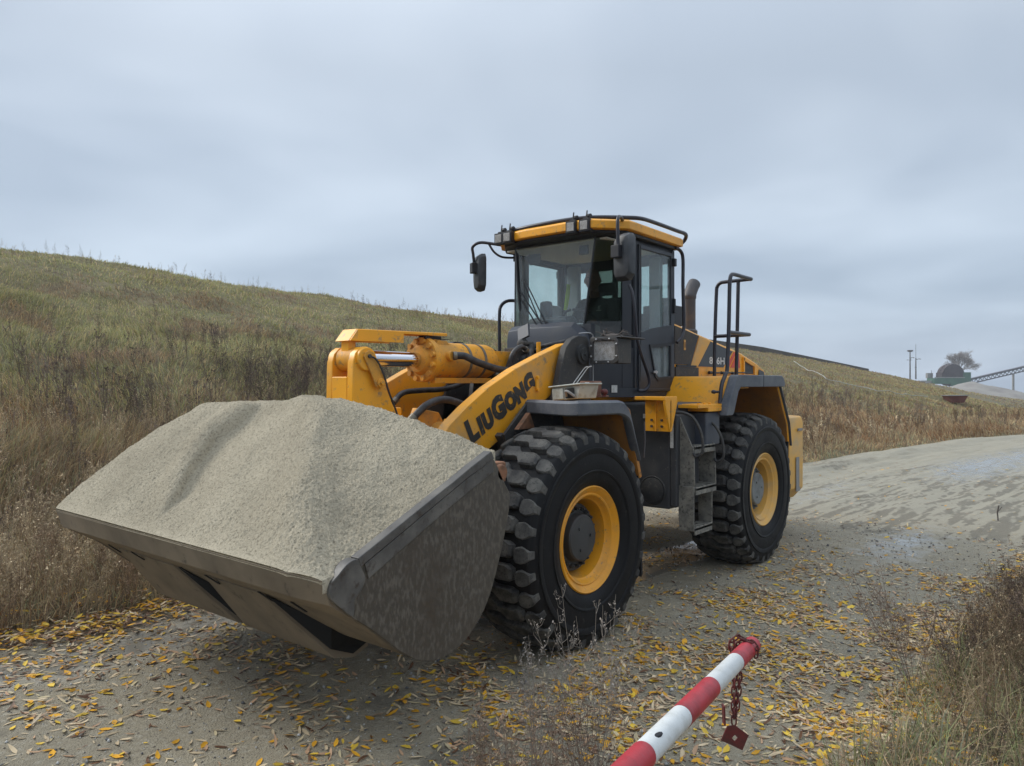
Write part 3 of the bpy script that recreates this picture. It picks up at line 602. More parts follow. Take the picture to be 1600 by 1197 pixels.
# fallen leaves
def leaves(x, y, z, ln, wd, C, flat=0.15):
    n = len(x); a = rng.uniform(0, 6.28, n); tilt = rng.normal(0, flat, n); roll = rng.normal(0, flat, n); curl = rng.uniform(-0.1, 0.35, n)
    ss = np.array([-0.5, -0.18, 0.2, 0.5]); ww = np.array([0.0, 1.0, 0.85, 0.0])
    pts = [(ss[0], 0, 0), (ss[1], -1, .1), (ss[1], 0, 0), (ss[1], 1, .1), (ss[2], -.85, .1), (ss[2], 0, 0), (ss[2], .85, .1), (ss[3], 0, 0)]
    V = np.zeros((n, 8, 3), np.float32); bend = rng.normal(0, 0.35, n)
    for i, (s, w_, h) in enumerate(pts):
        u = s * ln; v = w_ * wd / 2 + bend * ln * (0.25 - s * s) * 0.6; hz = np.abs(h) * wd * 0.8 + curl * ln * (s * s * 4 - 0.4) * 0.35 + u * tilt + v * roll
        V[:, i, 0] = x + u * np.cos(a) - v * np.sin(a); V[:, i, 1] = y + u * np.sin(a) + v * np.cos(a); V[:, i, 2] = hz
    mn = V[:, :, 2].min(1, keepdims=True); V[:, :, 2] += (z + 0.003)[:, None] - mn * 0.85
    T = np.array([[0, 1, 2], [0, 2, 3], [1, 4, 2], [2, 4, 5], [2, 5, 3], [3, 5, 6], [4, 7, 5], [5, 7, 6]])
    F = (np.arange(n) * 8)[:, None, None] + T[None]; Cc = np.repeat(C[:, None], 8, 1) * rng.uniform(0.85, 1.1, (n, 8, 1))
    return V.reshape(-1, 3), F.reshape(-1, 3), Cc.reshape(-1, 3)
PALE = [0.64, 0.51, 0.33]; PINK = [0.52, 0.33, 0.20]; ORG = [0.74, 0.38, 0.03]; YLW = [0.74, 0.50, 0.06]; BRL = [0.15, 0.075, 0.04]; CRM = [0.60, 0.50, 0.30]
def litter(n, x0, x1, y0, y1, dens, l0=0.035, l1=0.090, zf=ROADZ, mixp=(0.38, 0.20, 0.12, 0.09, 0.11, 0.10), lift=0.0):
    x = rng.uniform(x0, x1, n); y = rng.uniform(y0, y1, n); ok, d = infov(x, y, pad=0.3); ok &= (rng.random(n) < dens(x, y)); x, y = x[ok], y[ok]; n = len(x)
    z = zf(x, y) + rng.uniform(0, 1, n) * lift; k = rng.choice(6, n, p=mixp); C = np.array([PALE, PINK, ORG, YLW, BRL, CRM])[k] * rng.uniform(0.65, 1.2, (n, 1))
    ln = rng.uniform(l0, l1, n); yl = (k == 2) | (k == 3); wd = ln * np.where(yl, rng.uniform(0.28, 0.45, n), rng.uniform(0.14, 0.27, n)); ln = ln * np.where(yl, 0.95, 1.0)
    push(*leaves(x, y, z, ln, wd, C))
cl = lambda x, y: 0.25 + 1.5 * smst(0.42, 0.72, fbm(x * 2.3 + 3, y * 2.3, 3))
def d_main(x, y):
    d = 0.17 + 0.85 * smst(0.9, 2.4, y) * smst(-1.2, 2.2, x) + 0.30 * smst(5.4, 4.2, x) * smst(0.4, 1.4, y) * smst(2, 4, x)
    d = d * (1 - 0.75 * smst(-0.2, -2.2, x) * smst(3.6, 2.8, y)) * (1 - 0.5 * np.exp(-((x - 6.3) / 1.2) ** 2 - ((y + 0.4) / 1.0) ** 2))
    return d * cl(x, y)
litter(88000, -3.5, 7.9, -1.9, 4.0, d_main, l0=.030, l1=.092)
litter(8000, 3.0, 7.9, -1.9, 2.2, lambda x, y: (.22 + .30 * smst(1.5, 0, y)) * cl(x, y + 5), l0=.05, l1=.100)
litter(70000, -3.5, 7.9, -1.9, 3.8, lambda x, y: .7 * d_main(x, y), l0=.016, l1=.045, mixp=(.36, .26, .06, .04, .20, .08))
litter(3000, -12, -3, -1.2, 4.6, lambda x, y: 0.25 * cl(x, y))
litter(22000, -2.5, 6.5, 2.9, 4.8, lambda x, y: 0.9 * smst(0, .5, y - VE(x) + 0.5) * cl(x, y), mixp=(0.3, 0.2, 0.10, 0.10, 0.24, 0.06))
litter(17000, 1.0, 7.8, -2.7, -1.3, lambda x, y: np.exp(-((y - YF(x) - 0.0) / 0.30) ** 2) * (0.5 + cl(x, y)), mixp=(0.16, 0.16, 0.17, 0.13, 0.32, 0.06), zf=lambda x, y: np.maximum(ROADZ(x, y), HILL(x, y)), lift=0.05, l0=0.05, l1=0.10)
flush('fallen_leaves', M['leaf'], kind='stuff', label='yellow and pale tan fallen leaves scattered over the road')

# small stones on the road
def stones(n):
    x = rng.uniform(-3, 7.8, n); y = rng.uniform(-1.9, 3.6, n); ok, d = infov(x, y); x, y = x[ok], y[ok]; n = len(x); z = ROADZ(x, y); s = rng.uniform(0.002, 0.007, n) * rng.choice([1, 1, 1, 1, 1, 2.4], n)
    base = np.array([[1, 0, 0], [-1, 0, 0], [0, 1, 0], [0, -1, 0], [0, 0, .8], [0, 0, -.6]]); T = np.array([[0, 2, 4], [2, 1, 4], [1, 3, 4], [3, 0, 4], [2, 0, 5], [1, 2, 5], [3, 1, 5], [0, 3, 5]])
    V = base[None] * s[:, None, None] * rng.uniform(0.6, 1.4, (n, 6, 3)) + np.stack([x, y, z + s * 0.3], 1)[:, None]
    C = np.array([[0.3, 0.29, 0.27], [0.12, 0.12, 0.12], [0.5, 0.49, 0.46], [0.2, 0.17, 0.14]])[rng.integers(4, size=n)]
    push(V.reshape(-1, 3), ((np.arange(n) * 6)[:, None, None] + T[None]).reshape(-1, 3), np.repeat(C[:, None], 6, 1).reshape(-1, 3))
stones(14000)
flush('gravel', M['stem'], kind='stuff', label='small grey stones strewn on the packed sand road')

# foreground plants, each its own thing
def plant(name, x, y, z, s, seed, label, cat, col, nst=6, nbr=12, r=0.0022, spread=0.5, head=0.01, lean=0.5, tilt=(0, 0), plume=False, group=None):
    v, f, c = weed_proto(seed, 1.0, nst, nbr, r=r / s, spread=spread, head=head / s, lean=lean, plume=plume)
    q = v * s; q[:, 0] += q[:, 2] * tilt[0]; q[:, 1] += q[:, 2] * tilt[1]
    o = big(name, q, f, M['stem'], C=c[:, None] * np.array(col)[None]); o.location = (x, y, z); tag(o, label, cat, group); return o
DRY = (0.24, 0.18, 0.135); DRK = (0.15, 0.11, 0.085); SIL = (0.33, 0.29, 0.25)
plant('dry_bush', 2.85, 3.36, 0.02, 0.80, 101, 'bare thin-twigged dry bush at the right road edge among fallen leaves', 'bush', DRY, nst=13, nbr=16, spread=0.42, lean=0.55, head=0.006, tilt=(-0.1, -0.25))
plant('dry_bush', 2.1, 3.95, 0.05, 0.56, 102, 'dense dark brown bush at the right edge of the picture', 'bush', DRK, nst=16, nbr=16, spread=0.5, lean=0.7, head=0.010)
plant('dry_bush', 0.9, 3.75, 0.05, 0.42, 103, 'low brown bush behind the dense dark bush on the verge', 'bush', DRK, nst=22, nbr=14, spread=0.5, lean=0.8, head=0.012)
g = 'dry weeds standing before the camera'
lat = lambda px, d: (CAMX + FW[0] * d + RT[0] * (px - 800) / 1179.7 * d, CAMY + FW[1] * d + RT[1] * (px - 800) / 1179.7 * d)
for i, (px, d, s, lab, col, tl) in enumerate((
    (925, 3.55, 0.98, 'pale seeded weed reaching up in front of the front tyre', SIL, (-0.02, 0.05)),
    (870, 3.0, 0.74, 'thin brown weed left of the seeded weed, tallest of the lower ones', DRY, (0, 0)),
    (800, 3.1, 0.66, 'grey brown weed below the gap between bucket and front tyre', DRY, (0.1, 0)),
    (948, 2.9, 0.72, 'thin weed just left of the red and white barrier arm', DRK, (0.1, -0.1)),
    (745, 3.2, 0.58, 'leftmost low brown weed below the bucket side', DRY, (0.1, 0.05)),
    (835, 3.7, 0.66, 'curled seeded weed at the foot of the front tyre', SIL, (0, 0)))):
    x, y = lat(px, d); plant('dry_weed', x, y, 0, s, 200 + i, lab, 'weed', col, nst=12, nbr=12, spread=0.42, lean=0.50, head=0.006, r=0.0021, tilt=tl, group=g)

# ================================================================== WHEEL LOADER (X forward, Y to its left, origin under the rear axle)
L = thing('wheel_loader', 'large yellow and black wheel loader with a sand filled bucket on the leafy sand road', 'wheel loader')
Y, YD = M['yellow'], M['yellow_dirty']

# ---- wheels: rim is the part, tyre and hub cover its sub-parts
def tyre_mb():
    b = MB()
    b.lathe([(-.245, .372), (-.27, .39), (-.292, .46), (-.302, .56), (-.296, .64), (-.291, .69), (-.283, .735), (-.268, .752), (0, .760), (.268, .752), (.283, .735), (.291, .69), (.296, .64), (.302, .56), (.292, .46), (.27, .39), (.245, .372)], n=96)
    for s in (-1, 1): b.lathe([(s * .2955, .66), (s * .304, .655), (s * .302, .62), (s * .298, .615)], n=96); b.lathe([(s * .2975, .50), (s * .304, .495), (s * .302, .485), (s * .296, .478)], n=96)
    return b
def lug_mb():
    b = MB(); NP = 31; p = 2 * PI / NP
    Z = [(-.165, -.50), (-.175, -.42), (-.175, .02), (-.135, .16), (-.02, .16), (.005, .24), (.045, .56), (.15, .56), (.175, .46), (.175, .02), (.135, -.12), (.02, -.12), (-.005, -.2), (-.045, -.5)]
    S = [(.190, -.18), (.203, -.31), (.235, -.36), (.268, -.31), (.289, -.16), (.290, .16), (.268, .31), (.235, .36), (.203, .31), (.189, .16)]
    rad = lambda v: 0.803 - 0.9 * max(abs(v) - .12, 0) ** 1.6
    base = lambda v: 0.752 - (0.06 if abs(v) > .26 else 0.0)
    for i in range(NP):
        jit = random.uniform(-.02, .02)
        for sh, off, sg in ((Z, 0.0, 1), (S, 0.42, 1), (S, -0.0, -1)):
            cv = sum(q[0] for q in sh) / len(sh); cu = sum(q[1] for q in sh) / len(sh); n = len(sh)
            ring = []
            for lev, (ins, hr) in enumerate(((-.05, 0), (0.0, .80), (.11, 1.0))):
                r_ = []
                for v, u in sh:
                    vv = v + (cv - v) * ins; uu = u + (cu - u) * ins
                    if sh is S: vv *= sg
                    a = (i + off + uu + jit) * p; r0 = base(vv); r1 = rad(vv); rr = r0 + (r1 - r0) * hr
                    r_.append((rr * math.sin(a), vv, rr * math.cos(a)))
                ring.append(r_)
            o = len(b.v); b.v += [q for r_ in ring for q in r_]
            for l in range(2):
                for k in range(n):
                    k2 = (k + 1) % n; b.f.append((o + l * n + k, o + l * n + k2, o + (l + 1) * n + k2, o + (l + 1) * n + k))
            c = len(b.v); a = (i + off + cu + jit) * p; vv = cv * sg if sh is S else cv
            if sh is S:
                rr = rad(vv) - .001; b.v.append((rr * math.sin(a), vv, rr * math.cos(a)))
                for k in range(n): b.f.append((o + 2 * n + k, o + 2 * n + (k + 1) % n, c))
            else: b.f.append(tuple(o + 2 * n + k for k in range(n)))
    return b
def rim_mb():
    b = MB()
    b.lathe([(.246, .345), (.272, .368), (.276, .376), (.268, .384), (.25, .380), (.235, .36)], n=80)
    b.lathe([(.27, .368), (.262, .350), (.248, .338), (.244, .330), (.250, .322), (.246, .312), (.222, .300), (.205, .290), (.20, .284), (.10, .276), (.055, .262), (.045, .21), (.04, .02)], n=80)
    b.lathe([(-.26, .375), (-.24, .33), (-.05, .30), (-.045, .05)], n=48)
    return b
def hub_mb():
    b = MB(); b.lathe([(.03, .25), (.12, .246), (.128, .24), (.130, .178), (.135, .172), (.190, .168), (.202, .158), (.204, .02), (.204, .0)], n=56)
    for i in range(20):
        a = 2 * PI * i / 20; c = Vector((.208 * math.sin(a), 0, .208 * math.cos(a))); b.cyl(c + Vector((0, .125, 0)), c + Vector((0, .156, 0)), .0145, 6); b.cyl(c + Vector((0, .15, 0)), c + Vector((0, .168, 0)), .008, 8)
    for i in range(3):
        a = 2 * PI * (i / 3 + .1); c = Vector((.09 * math.sin(a), 0, .09 * math.cos(a))); b.cyl(c + Vector((0, .205, 0)), c + Vector((0, .214, 0)), .012, 6)
    return b
def wheel(x, s, rot, hubmat, rimmat, src=None):
    loc = (x, s * 1.095, 0.765); rz = 0 if s > 0 else PI
    if src is None:
        rim = rim_mb().build('wheel', rimmat, L, ang=30)
        ty = tyre_mb().build('tyre', M['rubber'], rim, ang=50)
        ty2 = lug_mb().build('tyre_tread', M['tread'], rim, ang=25, smooth=False)
        ty.rotation_euler = (0, rot, 0); ty2.rotation_euler = (0, rot, 0)
        hb = hub_mb().build('hub_cover', hubmat, rim, ang=30)
        va = MB(); va.tube(cat_rom([(.19, .05, .19), (.205, .10, .20), (.235, .13, .235), (.24, .16, .24)], 4), .008, 8); va.build('valve', M['rustpin'], rim)
    else:
        rim = src.copy(); COL.objects.link(rim)
        for ch in src.children:
            c = ch.copy(); COL.objects.link(c); c.parent = rim
            if 'hub' in ch.name: c.data = ch.data.copy(); c.data.materials[0] = hubmat
            if 'tyre' in ch.name: c.rotation_euler = (0, rot, 0)
        rim.data = src.data.copy(); rim.data.materials[0] = rimmat
    rim.location = loc; rim.rotation_euler = (0, 0, rz); return rim
w1 = wheel(3.3, 1, 0.05, M['hubdark'], M['yellow_rim'])
w2 = wheel(0.0, 1, 0.31, M['hubgrey'], M['yellow_light'], w1)
wheel(3.3, -1, 0.12, M['hubdark'], M['yellow_rim'], w1); wheel(0.0, -1, 0.2, M['hubgrey'], M['yellow_rim'], w1)

# ---- axles and frames
b = MB(); b.cyl((3.3, -.85, .765), (3.3, .85, .765), .15, 24); b.ell((3.3, 0, .765), (.30, .30, .30), 20, 12); b.cyl((3.3, .78, .765), (3.3, .92, .765), .26, 28); b.cyl((3.3, -.78, .765), (3.3, -.92, .765), .26, 28)
b.build('front_axle', M['frame'], L)
b = MB(); b.cyl((0, -.85, .765), (0, .85, .765), .15, 24); b.ell((0, 0, .765), (.30, .30, .30), 20, 12); b.cyl((0, .78, .765), (0, .92, .765), .26, 28); b.build('rear_axle', M['frame'], L)
b = MB()
for s in (-1, 1):
    b.plate([(2.30, .62), (3.9, .62), (4.05, .95), (3.95, 1.35), (3.35, 1.55), (2.95, 1.75), (2.30, 1.72)], 'Y', s * .50, s * .56)
b.box(2.35, 3.85, -.5, .5, .66, .74); b.box(2.30, 2.38, -.5, .5, .66, 1.6); b.plate([(3.83, .66), (3.95, .95), (3.87, 1.32), (3.80, 1.30), (3.87, .95), (3.77, .68)], 'Y', -.5, .5)
b.box(2.45, 3.8, -.5, .5, 1.28, 1.34)
b.build('front_frame', M['frame'], L, bevel=.008)
for s in (-1, 1):      # tower plates that carry the arm pins
    b = MB(); oy = s * .72
    b.plate([(2.98, 1.30), (2.90, 1.72), (2.80, 2.04), (2.74, 2.18), (2.66, 2.25), (2.56, 2.285), (2.44, 2.285), (2.40, 2.24), (2.40, 1.95), (2.34, 1.5), (2.34, 1.30)], 'Y', oy - .03, oy + .03)
    b.plate([(2.98, 1.30), (2.90, 1.72), (2.80, 2.04), (2.60, 2.1), (2.42, 1.9), (2.36, 1.3)], 'Y', s * .50, s * .53)
    b.box(2.36, 2.9, min(s * .5, s * .72), max(s * .5, s * .72), 1.28, 1.34)
    t = b.build('arm_tower', M['frame'], L, bevel=.006)
    p = MB(); p.cyl((2.52, s * .50, 2.13), (2.52, s * .775, 2.13), .085, 28); p.cyl((2.52, s * .775, 2.13), (2.52, s * .79, 2.13), .055, 24); p.cyl((2.52, s * .79, 2.13), (2.52, s * .805, 2.13), .018, 6); p.cyl((2.86, s * .745, 1.80), (2.86, s * .765, 1.80), .018, 6)
    p.build('pin', M['hubdark'], t, part=True)
b = MB()               # central tower with cylinder clevis
for s in (-1, 1): b.plate([(2.25, 1.2), (2.95, 1.2), (2.92, 1.6), (2.86, 1.95), (2.76, 2.14), (2.62, 2.20), (2.45, 2.16), (2.30, 1.9)], 'Y', s * .16, s * .21)
b.cyl((2.62, -.26, 2.06), (2.62, .26, 2.06), .075, 24); b.box(2.28, 2.36, -.5, .5, 1.2, 2.05); b.box(2.36, 2.9, -.16, .16, 1.45, 1.52)
b.build('centre_tower', M['frame'], L, bevel=.006)
b = MB(); b.box(-1.5, 2.0, -.42, .42, .62, 1.35); b.box(1.9, 2.35, -.22, .22, .60, .85); b.box(1.9, 2.35, -.22, .22, 1.25, 1.5); b.cyl((2.15, 0, .55), (2.15, 0, 1.6), .09, 20)
b.build('rear_frame', M['frame'], L, bevel=.01)
b = MB(); b.box(2.05, 2.25, .30, .42, .50, .58); b.box(2.06, 2.12, .33, .38, .42, .5); b.build('frame_bracket', M['rustpin'], L, bevel=.004)

# ---- lift arms with the maker's lettering
ARM = [(2.44, 2.06), (2.47, 2.19), (2.56, 2.225), (2.64, 2.215), (2.95, 2.115), (3.29, 1.995), (3.60, 1.855), (3.84, 1.715), (4.02, 1.59), (4.14, 1.46), (4.26, 1.24), (4.36, .98), (4.47, .66), (4.44, .54), (4.34, .48), (4.24, .52), (4.14, .78), (4.02, 1.02), (3.86, 1.20), (3.59, 1.395), (3.32, 1.535), (3.04, 1.665), (2.80, 1.80), (2.60, 1.94), (2.50, 1.99)]
def text_mesh(s, size, offset=0.0, shear=0.0, space=1.0):
    cu = bpy.data.curves.new('t', 'FONT'); cu.body = s; cu.size = size; cu.offset = offset; cu.shear = shear; cu.space_character = space; cu.resolution_u = 3
    o = bpy.data.objects.new('t', cu); COL.objects.link(o); dg = bpy.context.evaluated_depsgraph_get(); me = bpy.data.meshes.new_from_object(o.evaluated_get(dg))
    v = [tuple(q.co) for q in me.vertices]; f = [tuple(p.vertices) for p in me.polygons]; bpy.data.objects.remove(o); bpy.data.meshes.remove(me); bpy.data.curves.remove(cu); return v, f
for s in (1, -1):
    b = MB(); b.plate(ARM, 'Y', s * .56, s * .655)
    arm = b.build('lift_arm', M['yellow_arm'], L, bevel=.007)
    b = MB(); b.cyl((4.36, s * .52, .60), (4.36, s * .70, .60), .10, 24); b.cyl((3.02, s * .655, 1.93), (3.02, s * .68, 1.93), .016, 8); b.cyl((3.02, s * .655, 1.83), (3.02, s * .68, 1.83), .016, 8); b.box(3.005, 3.04, min(s * .655, s * .672), max(s * .655, s * .672), 1.84, 1.92)
    b.build('arm_boss', Y, arm, bevel=.003, part=True)
    # letters run along the arm, drawn as cut-stencil capitals
    tb = MB(); base = [(3.80, 1.450), (3.62, 1.545), (3.45, 1.632), (3.30, 1.708), (3.15, 1.785), (3.00, 1.865), (2.90, 1.92)]
    word = [('L', .165), ('I', .125), ('U', .125), ('G', .165), ('O', .125), ('N', .125), ('G', .145)]
    xa = [0.0, .145, .205, .345, .525, .675, .825]
    bx = np.array([q[0] for q in base]); bz = np.array([q[1] for q in base]); dl = np.concatenate([[0], np.cumsum(np.hypot(np.diff(bx), np.diff(bz)))])
    for (ch, sz), dist in zip(word, xa):
        v, f = text_mesh(ch, sz * 1.38, offset=.016)
        v2 = []
        for (a, c, _) in v:
            dd = (dist + a) * .90; X = float(np.interp(dd, dl, bx)); Z = float(np.interp(dd, dl, bz))
            e = 0.02; tx = float(np.interp(dd + e, dl, bx) - np.interp(dd - e, dl, bx)); tz = float(np.interp(dd + e, dl, bz) - np.interp(dd - e, dl, bz)); q = math.hypot(tx, tz) or 1
            v2.append((X + c * (tz / q), s * .6585, Z + c * (-tx / q)))
        tb.add(v2, f)
    tb.build('lettering', M['letter'], arm, smooth=False)
b = MB(); b.cyl((3.72, -.57, 1.46), (3.72, .57, 1.46), .13, 28)
for s in (-1, 1):
    b.plate([(3.58, 1.46), (3.72, 1.66), (3.95, 1.70), (4.02, 1.56), (3.86, 1.36)], 'Y', s * .20, s * .25); b.plate([(3.50, 1.50), (3.62, 1.62), (3.84, 1.62), (3.90, 1.48), (3.8, 1.36)], 'Y', s * .42, s * .56)
b.build('arm_crossbar', YD, L, bevel=.006)
# ---- tilt lever with its fork, pins and guard
LV = [(4.20, 1.70), (4.33, 1.72)]
b = MB()
near = [(4.475, 1.60), (4.465, 2.03), (4.445, 2.095), (4.395, 2.14), (4.335, 2.145), (4.275, 2.115), (4.245, 2.06), (4.17, 1.86), (4.03, 1.60), (3.92, 1.45), (4.0, 1.25), (4.3, 1.25)]
for s in (-1, 1):
    b.plate(near, 'Y', s * .085, s * .15)
    b.lathe([(s * .15, .085), (s * .175, .083), (s * .175, .0)], (4.355, 0, 2.055), n=32)
b.box(4.44, 4.47, -.085, .085, 1.5, 1.93); b.box(3.95, 4.44, -.085, .085, 1.4, 1.70)
b.plate([(4.30, .80), (4.15, .78), (3.98, 1.25), (3.92, 1.45), (4.03, 1.62), (4.2, 1.5), (4.25, 1.2)], 'Y', -.14, .14)
lev = b.build('tilt_lever', Y, L, bevel=.008)
b = MB()
for s in (-1, 1):
    b.plate([(4.40, 2.07), (4.385, 2.10), (4.35, 2.115), (4.31, 2.10), (4.295, 2.06), (4.215, 1.92), (4.215, 1.87), (4.25, 1.84), (4.29, 1.86), (4.33, 1.95)], 'Y', s * .176, s * .19)
    b.cyl((4.25, s * .19, 1.885), (4.25, s * .205, 1.885), .034, 20); b.cyl((4.25, s * .205, 1.885), (4.25, s * .222, 1.885), .018, 6)
b.build('pin_plate', YD, lev, bevel=.003, part=True)
b = MB(); b.tube(cat_rom([(4.35, .195, 2.075), (4.30, .205, 2.05), (4.235, .20, 1.96), (4.18, .20, 1.82), (4.12, .20, 1.70), (4.07, .20, 1.58)], 5), .007, 6); b.cyl((4.355, .175, 2.075), (4.355, .205, 2.075), .014, 8)
b.build('grease_line', M['hose'], lev)
# ---- tilt cylinder
b = MB(); AX = (1, 0, 0)
b.lathe([(2.88, .0), (2.88, .132), (2.93, .146), (3.56, .146), (3.56, .152), (3.615, .152)], (0, 0, 2.07), AX, 48)
b.lathe([(3.615, .0), (3.615, .178), (3.67, .178), (3.675, .12), (3.715, .10), (3.72, .062), (3.72, .0)], (0, 0, 2.07), AX, 48)
b.box(2.55, 2.90, -.12, .12, 1.98, 2.16); b.cyl((3.50, .13, 2.10), (3.50, .185, 2.10), .04, 16); b.cyl((3.50, -.13, 2.10), (3.50, -.185, 2.10), .04, 16)
b.beam((3.60, .06, 1.905), (2.92, .06, 1.905), .05, .045); b.box(3.50, 3.58, -.05, .05, 2.19, 2.235); b.plate([(3.58, 2.19), (3.42, 2.19), (3.46, 2.225), (3.56, 2.225)], 'Y', -.08, .08)
cyl = b.build('tilt_cylinder', YD, L, bevel=.004)
b = MB()
for i in range(12):
    a = 2 * PI * (i + .5) / 12; c = Vector((0, .152 * math.cos(a), 2.07 + .152 * math.sin(a))); b.cyl(c + Vector((3.66, 0, 0)), c + Vector((3.698, 0, 0)), .021, 14)
b.build('bolt', YD, cyl, part=True)
b = MB()
for x in (3.04, 3.22): b.lathe([(x, .1475), (x, .1505), (x + .028, .1505), (x + .028, .1475)], (0, 0, 2.07), AX, 40)
b.build('pipe_clamp', M['hosefit'], cyl, part=True)
b = MB(); b.lathe([(3.70, 0), (3.70, .058), (4.30, .058), (4.30, 0)], (0, 0, 2.068), AX, 40); b.build('piston_rod', M['chrome'], cyl)
b = MB(); b.cyl((4.355, -.08, 2.055), (4.355, .08, 2.055), .088, 32); b.cyl((4.27, 0, 2.06), (4.31, 0, 2.06), .066, 24); b.build('rod_eye', YD, cyl, bevel=.005)
# guard plate over the rod, carried by the eye
b = MB()
b.box(4.36, 4.42, -.04, .04, 2.11, 2.20); b.box(4.30, 4.36, -.04, -.025, 2.11, 2.20)
b.plate([(4.44, 2.185), (4.37, 2.27), (3.46, 2.285), (3.46, 2.262), (3.93, 2.258), (3.93, 2.19), (4.36, 2.185)], 'Y', .075, .087)
b.plate([(4.44, 2.185), (4.37, 2.27), (3.46, 2.285), (3.46, 2.262), (3.93, 2.258), (3.93, 2.19), (4.36, 2.185)], 'Y', -.087, -.075)
b.plate([(4.445, 2.185), (4.37, 2.273), (3.46, 2.288), (3.46, 2.28), (4.365, 2.265), (4.43, 2.185)], 'Y', -.0745, .0745)
b.build('rod_guard', Y, L, bevel=.003)
b = MB(); b.box(3.48, 3.66, -.04, .04, 2.236, 2.262); b.cyl((3.66, .04, 2.245), (3.66, .065, 2.245), .02, 14); b.beam((3.50, .03, 2.232), (3.38, .06, 2.245), .04, .006)
b.build('position_switch', M['groove'], L, bevel=.003)
# ---- lift cylinders
for s in (1, -1):
    b = MB(); b.cyl((2.70, s * .44, .85), (3.55, s * .44, 1.10), .085, 24); b.cyl((3.53, s * .44, 1.095), (3.60, s * .44, 1.115), .10, 24)
    c = b.build('lift_cylinder', YD, L); b = MB(); b.cyl((3.58, s * .44, 1.11), (4.0, s * .44, 1.235), .045, 20); b.build('piston_rod', M['chrome'], c)
    b = MB(); b.beam((3.15, s * .66, 1.05), (3.52, s * .66, 1.50), .04, .10, (0, 1, 0)); b.build('arm_stop', M['exhaust'], L, bevel=.004)
# ---- hoses
def hose(pts, r=.024, m='hose', fit=True, n=12):
    b = MB(); P = cat_rom(pts, 8); b.tube(P, r, n)
    h = b.build('hose', M[m], L)
    if fit:
        b = MB()
        for e, q in ((0, 3), (-1, -4)):
            b.tube([P[e], P[q]], r * 1.22, 10)
        b.build('hose_fitting', M['hosefit'], h, part=True)
    return h
hose([(3.50, .19, 2.10), (3.42, .24, 2.10), (3.32, .28, 2.055), (3.08, .30, 2.00), (2.85, .32, 1.99), (2.68, .30, 2.05), (2.56, .24, 2.16), (2.44, .16, 2.22), (2.30, .12, 2.20)], .029)
hose([(4.02, .25, 1.60), (3.90, .30, 1.72), (3.74, .34, 1.76), (3.5, .36, 1.70), (3.2, .36, 1.62), (2.9, .34, 1.55)], .028)
hose([(2.45, .40, 2.20), (2.62, .42, 2.14), (2.82, .42, 2.02), (2.95, .40, 1.88), (2.98, .34, 1.70)], .022)
hose([(2.42, .30, 2.16), (2.60, .34, 2.12), (2.78, .36, 1.98), (2.86, .32, 1.80)], .02)
hose([(3.55, -.46, 1.72), (3.42, -.48, 1.80), (3.2, -.48, 1.82), (2.95, -.46, 1.83), (2.75, -.42, 1.88), (2.60, -.36, 2.0), (2.48, -.3, 2.15)], .024)
hose([(2.40, .05, 2.10), (2.52, .32, 2.20), (2.45, .48, 2.24), (2.30, .55, 2.28), (2.2, .5, 2.2)], .018)
hose([(2.62, .24, 2.17), (2.72, .25, 2.20), (2.80, .22, 2.12), (2.80, .2, 1.95), (2.74, .22, 1.8)], .022)
hose([(2.66, -.20, 2.18), (2.76, -.12, 2.20), (2.84, .0, 2.14), (2.86, .10, 1.95)], .022)
b = MB(); b.box(2.36, 2.62, -.02, .12, 2.12, 2.20); b.box(2.30, 2.5, .18, .42, 2.06, 2.16); b.cyl((2.56, .24, 2.10), (2.56, .36, 2.10), .045, 16); b.ell((2.5, .1, 2.24), (.06, .05, .05)); b.cyl((2.42, .15, 2.24), (2.60, .17, 2.24), .02, 10)
b.box(2.36, 2.42, -.3, .4, 1.6, 2.1); b.build('valve_block', M['frame'], L, bevel=.006)
b = MB(); T = Matrix.Translation((2.50, .12, 2.345)) @ Matrix.Rotation(R(20), 4, 'X') @ Matrix.Rotation(R(-20), 4, 'Y'); b.box(-.012, .012, -.075, .055, -.065, .065, T); b.build('valve_cover', M['cabgrey'], L, bevel=.003)
b = MB(); b.tube([(2.55, .32, 2.14), (2.56, .325, 2.245)], .02, 8); b.build('marker_post', M['yellow'], L)

# ---- bucket
SH = [(5.70, .925), (5.59, .80), (5.46, .705), (5.27, .545), (5.13, .455), (5.0, .425), (4.88, .435), (4.78, .475), (4.66, .57), (4.58, .68), (4.525, .80), (4.46, .97), (4.40, 1.20), (4.44, 1.29), (4.565, 1.48)]
shc = [(p.x, p.z) for p in cat_rom([(x, 0, z) for x, z in SH], 3)]
W_ = 1.52
def inner(pl, t):
    o = []
    for i, p in enumerate(pl):
        a = pl[max(i - 1, 0)]; c = pl[min(i + 1, len(pl) - 1)]; dx, dz = c[0] - a[0], c[1] - a[1]; q = math.hypot(dx, dz) or 1; o.append((p[0] - dz / q * -t, p[1] + dx / q * -t))
    return o
shi = inner(shc, .03)
b = MB(); prof = shc + shi[::-1]; b.plate(prof, 'Y', -W_ + .04, W_ - .04)
bk = b.build('bucket', M['bucket_bottom'], L, ang=30)
sidep = [(5.62, .985)] + [(5.69, .93)] + shc[2:] + [(4.585, 1.497), (4.62, 1.49)]
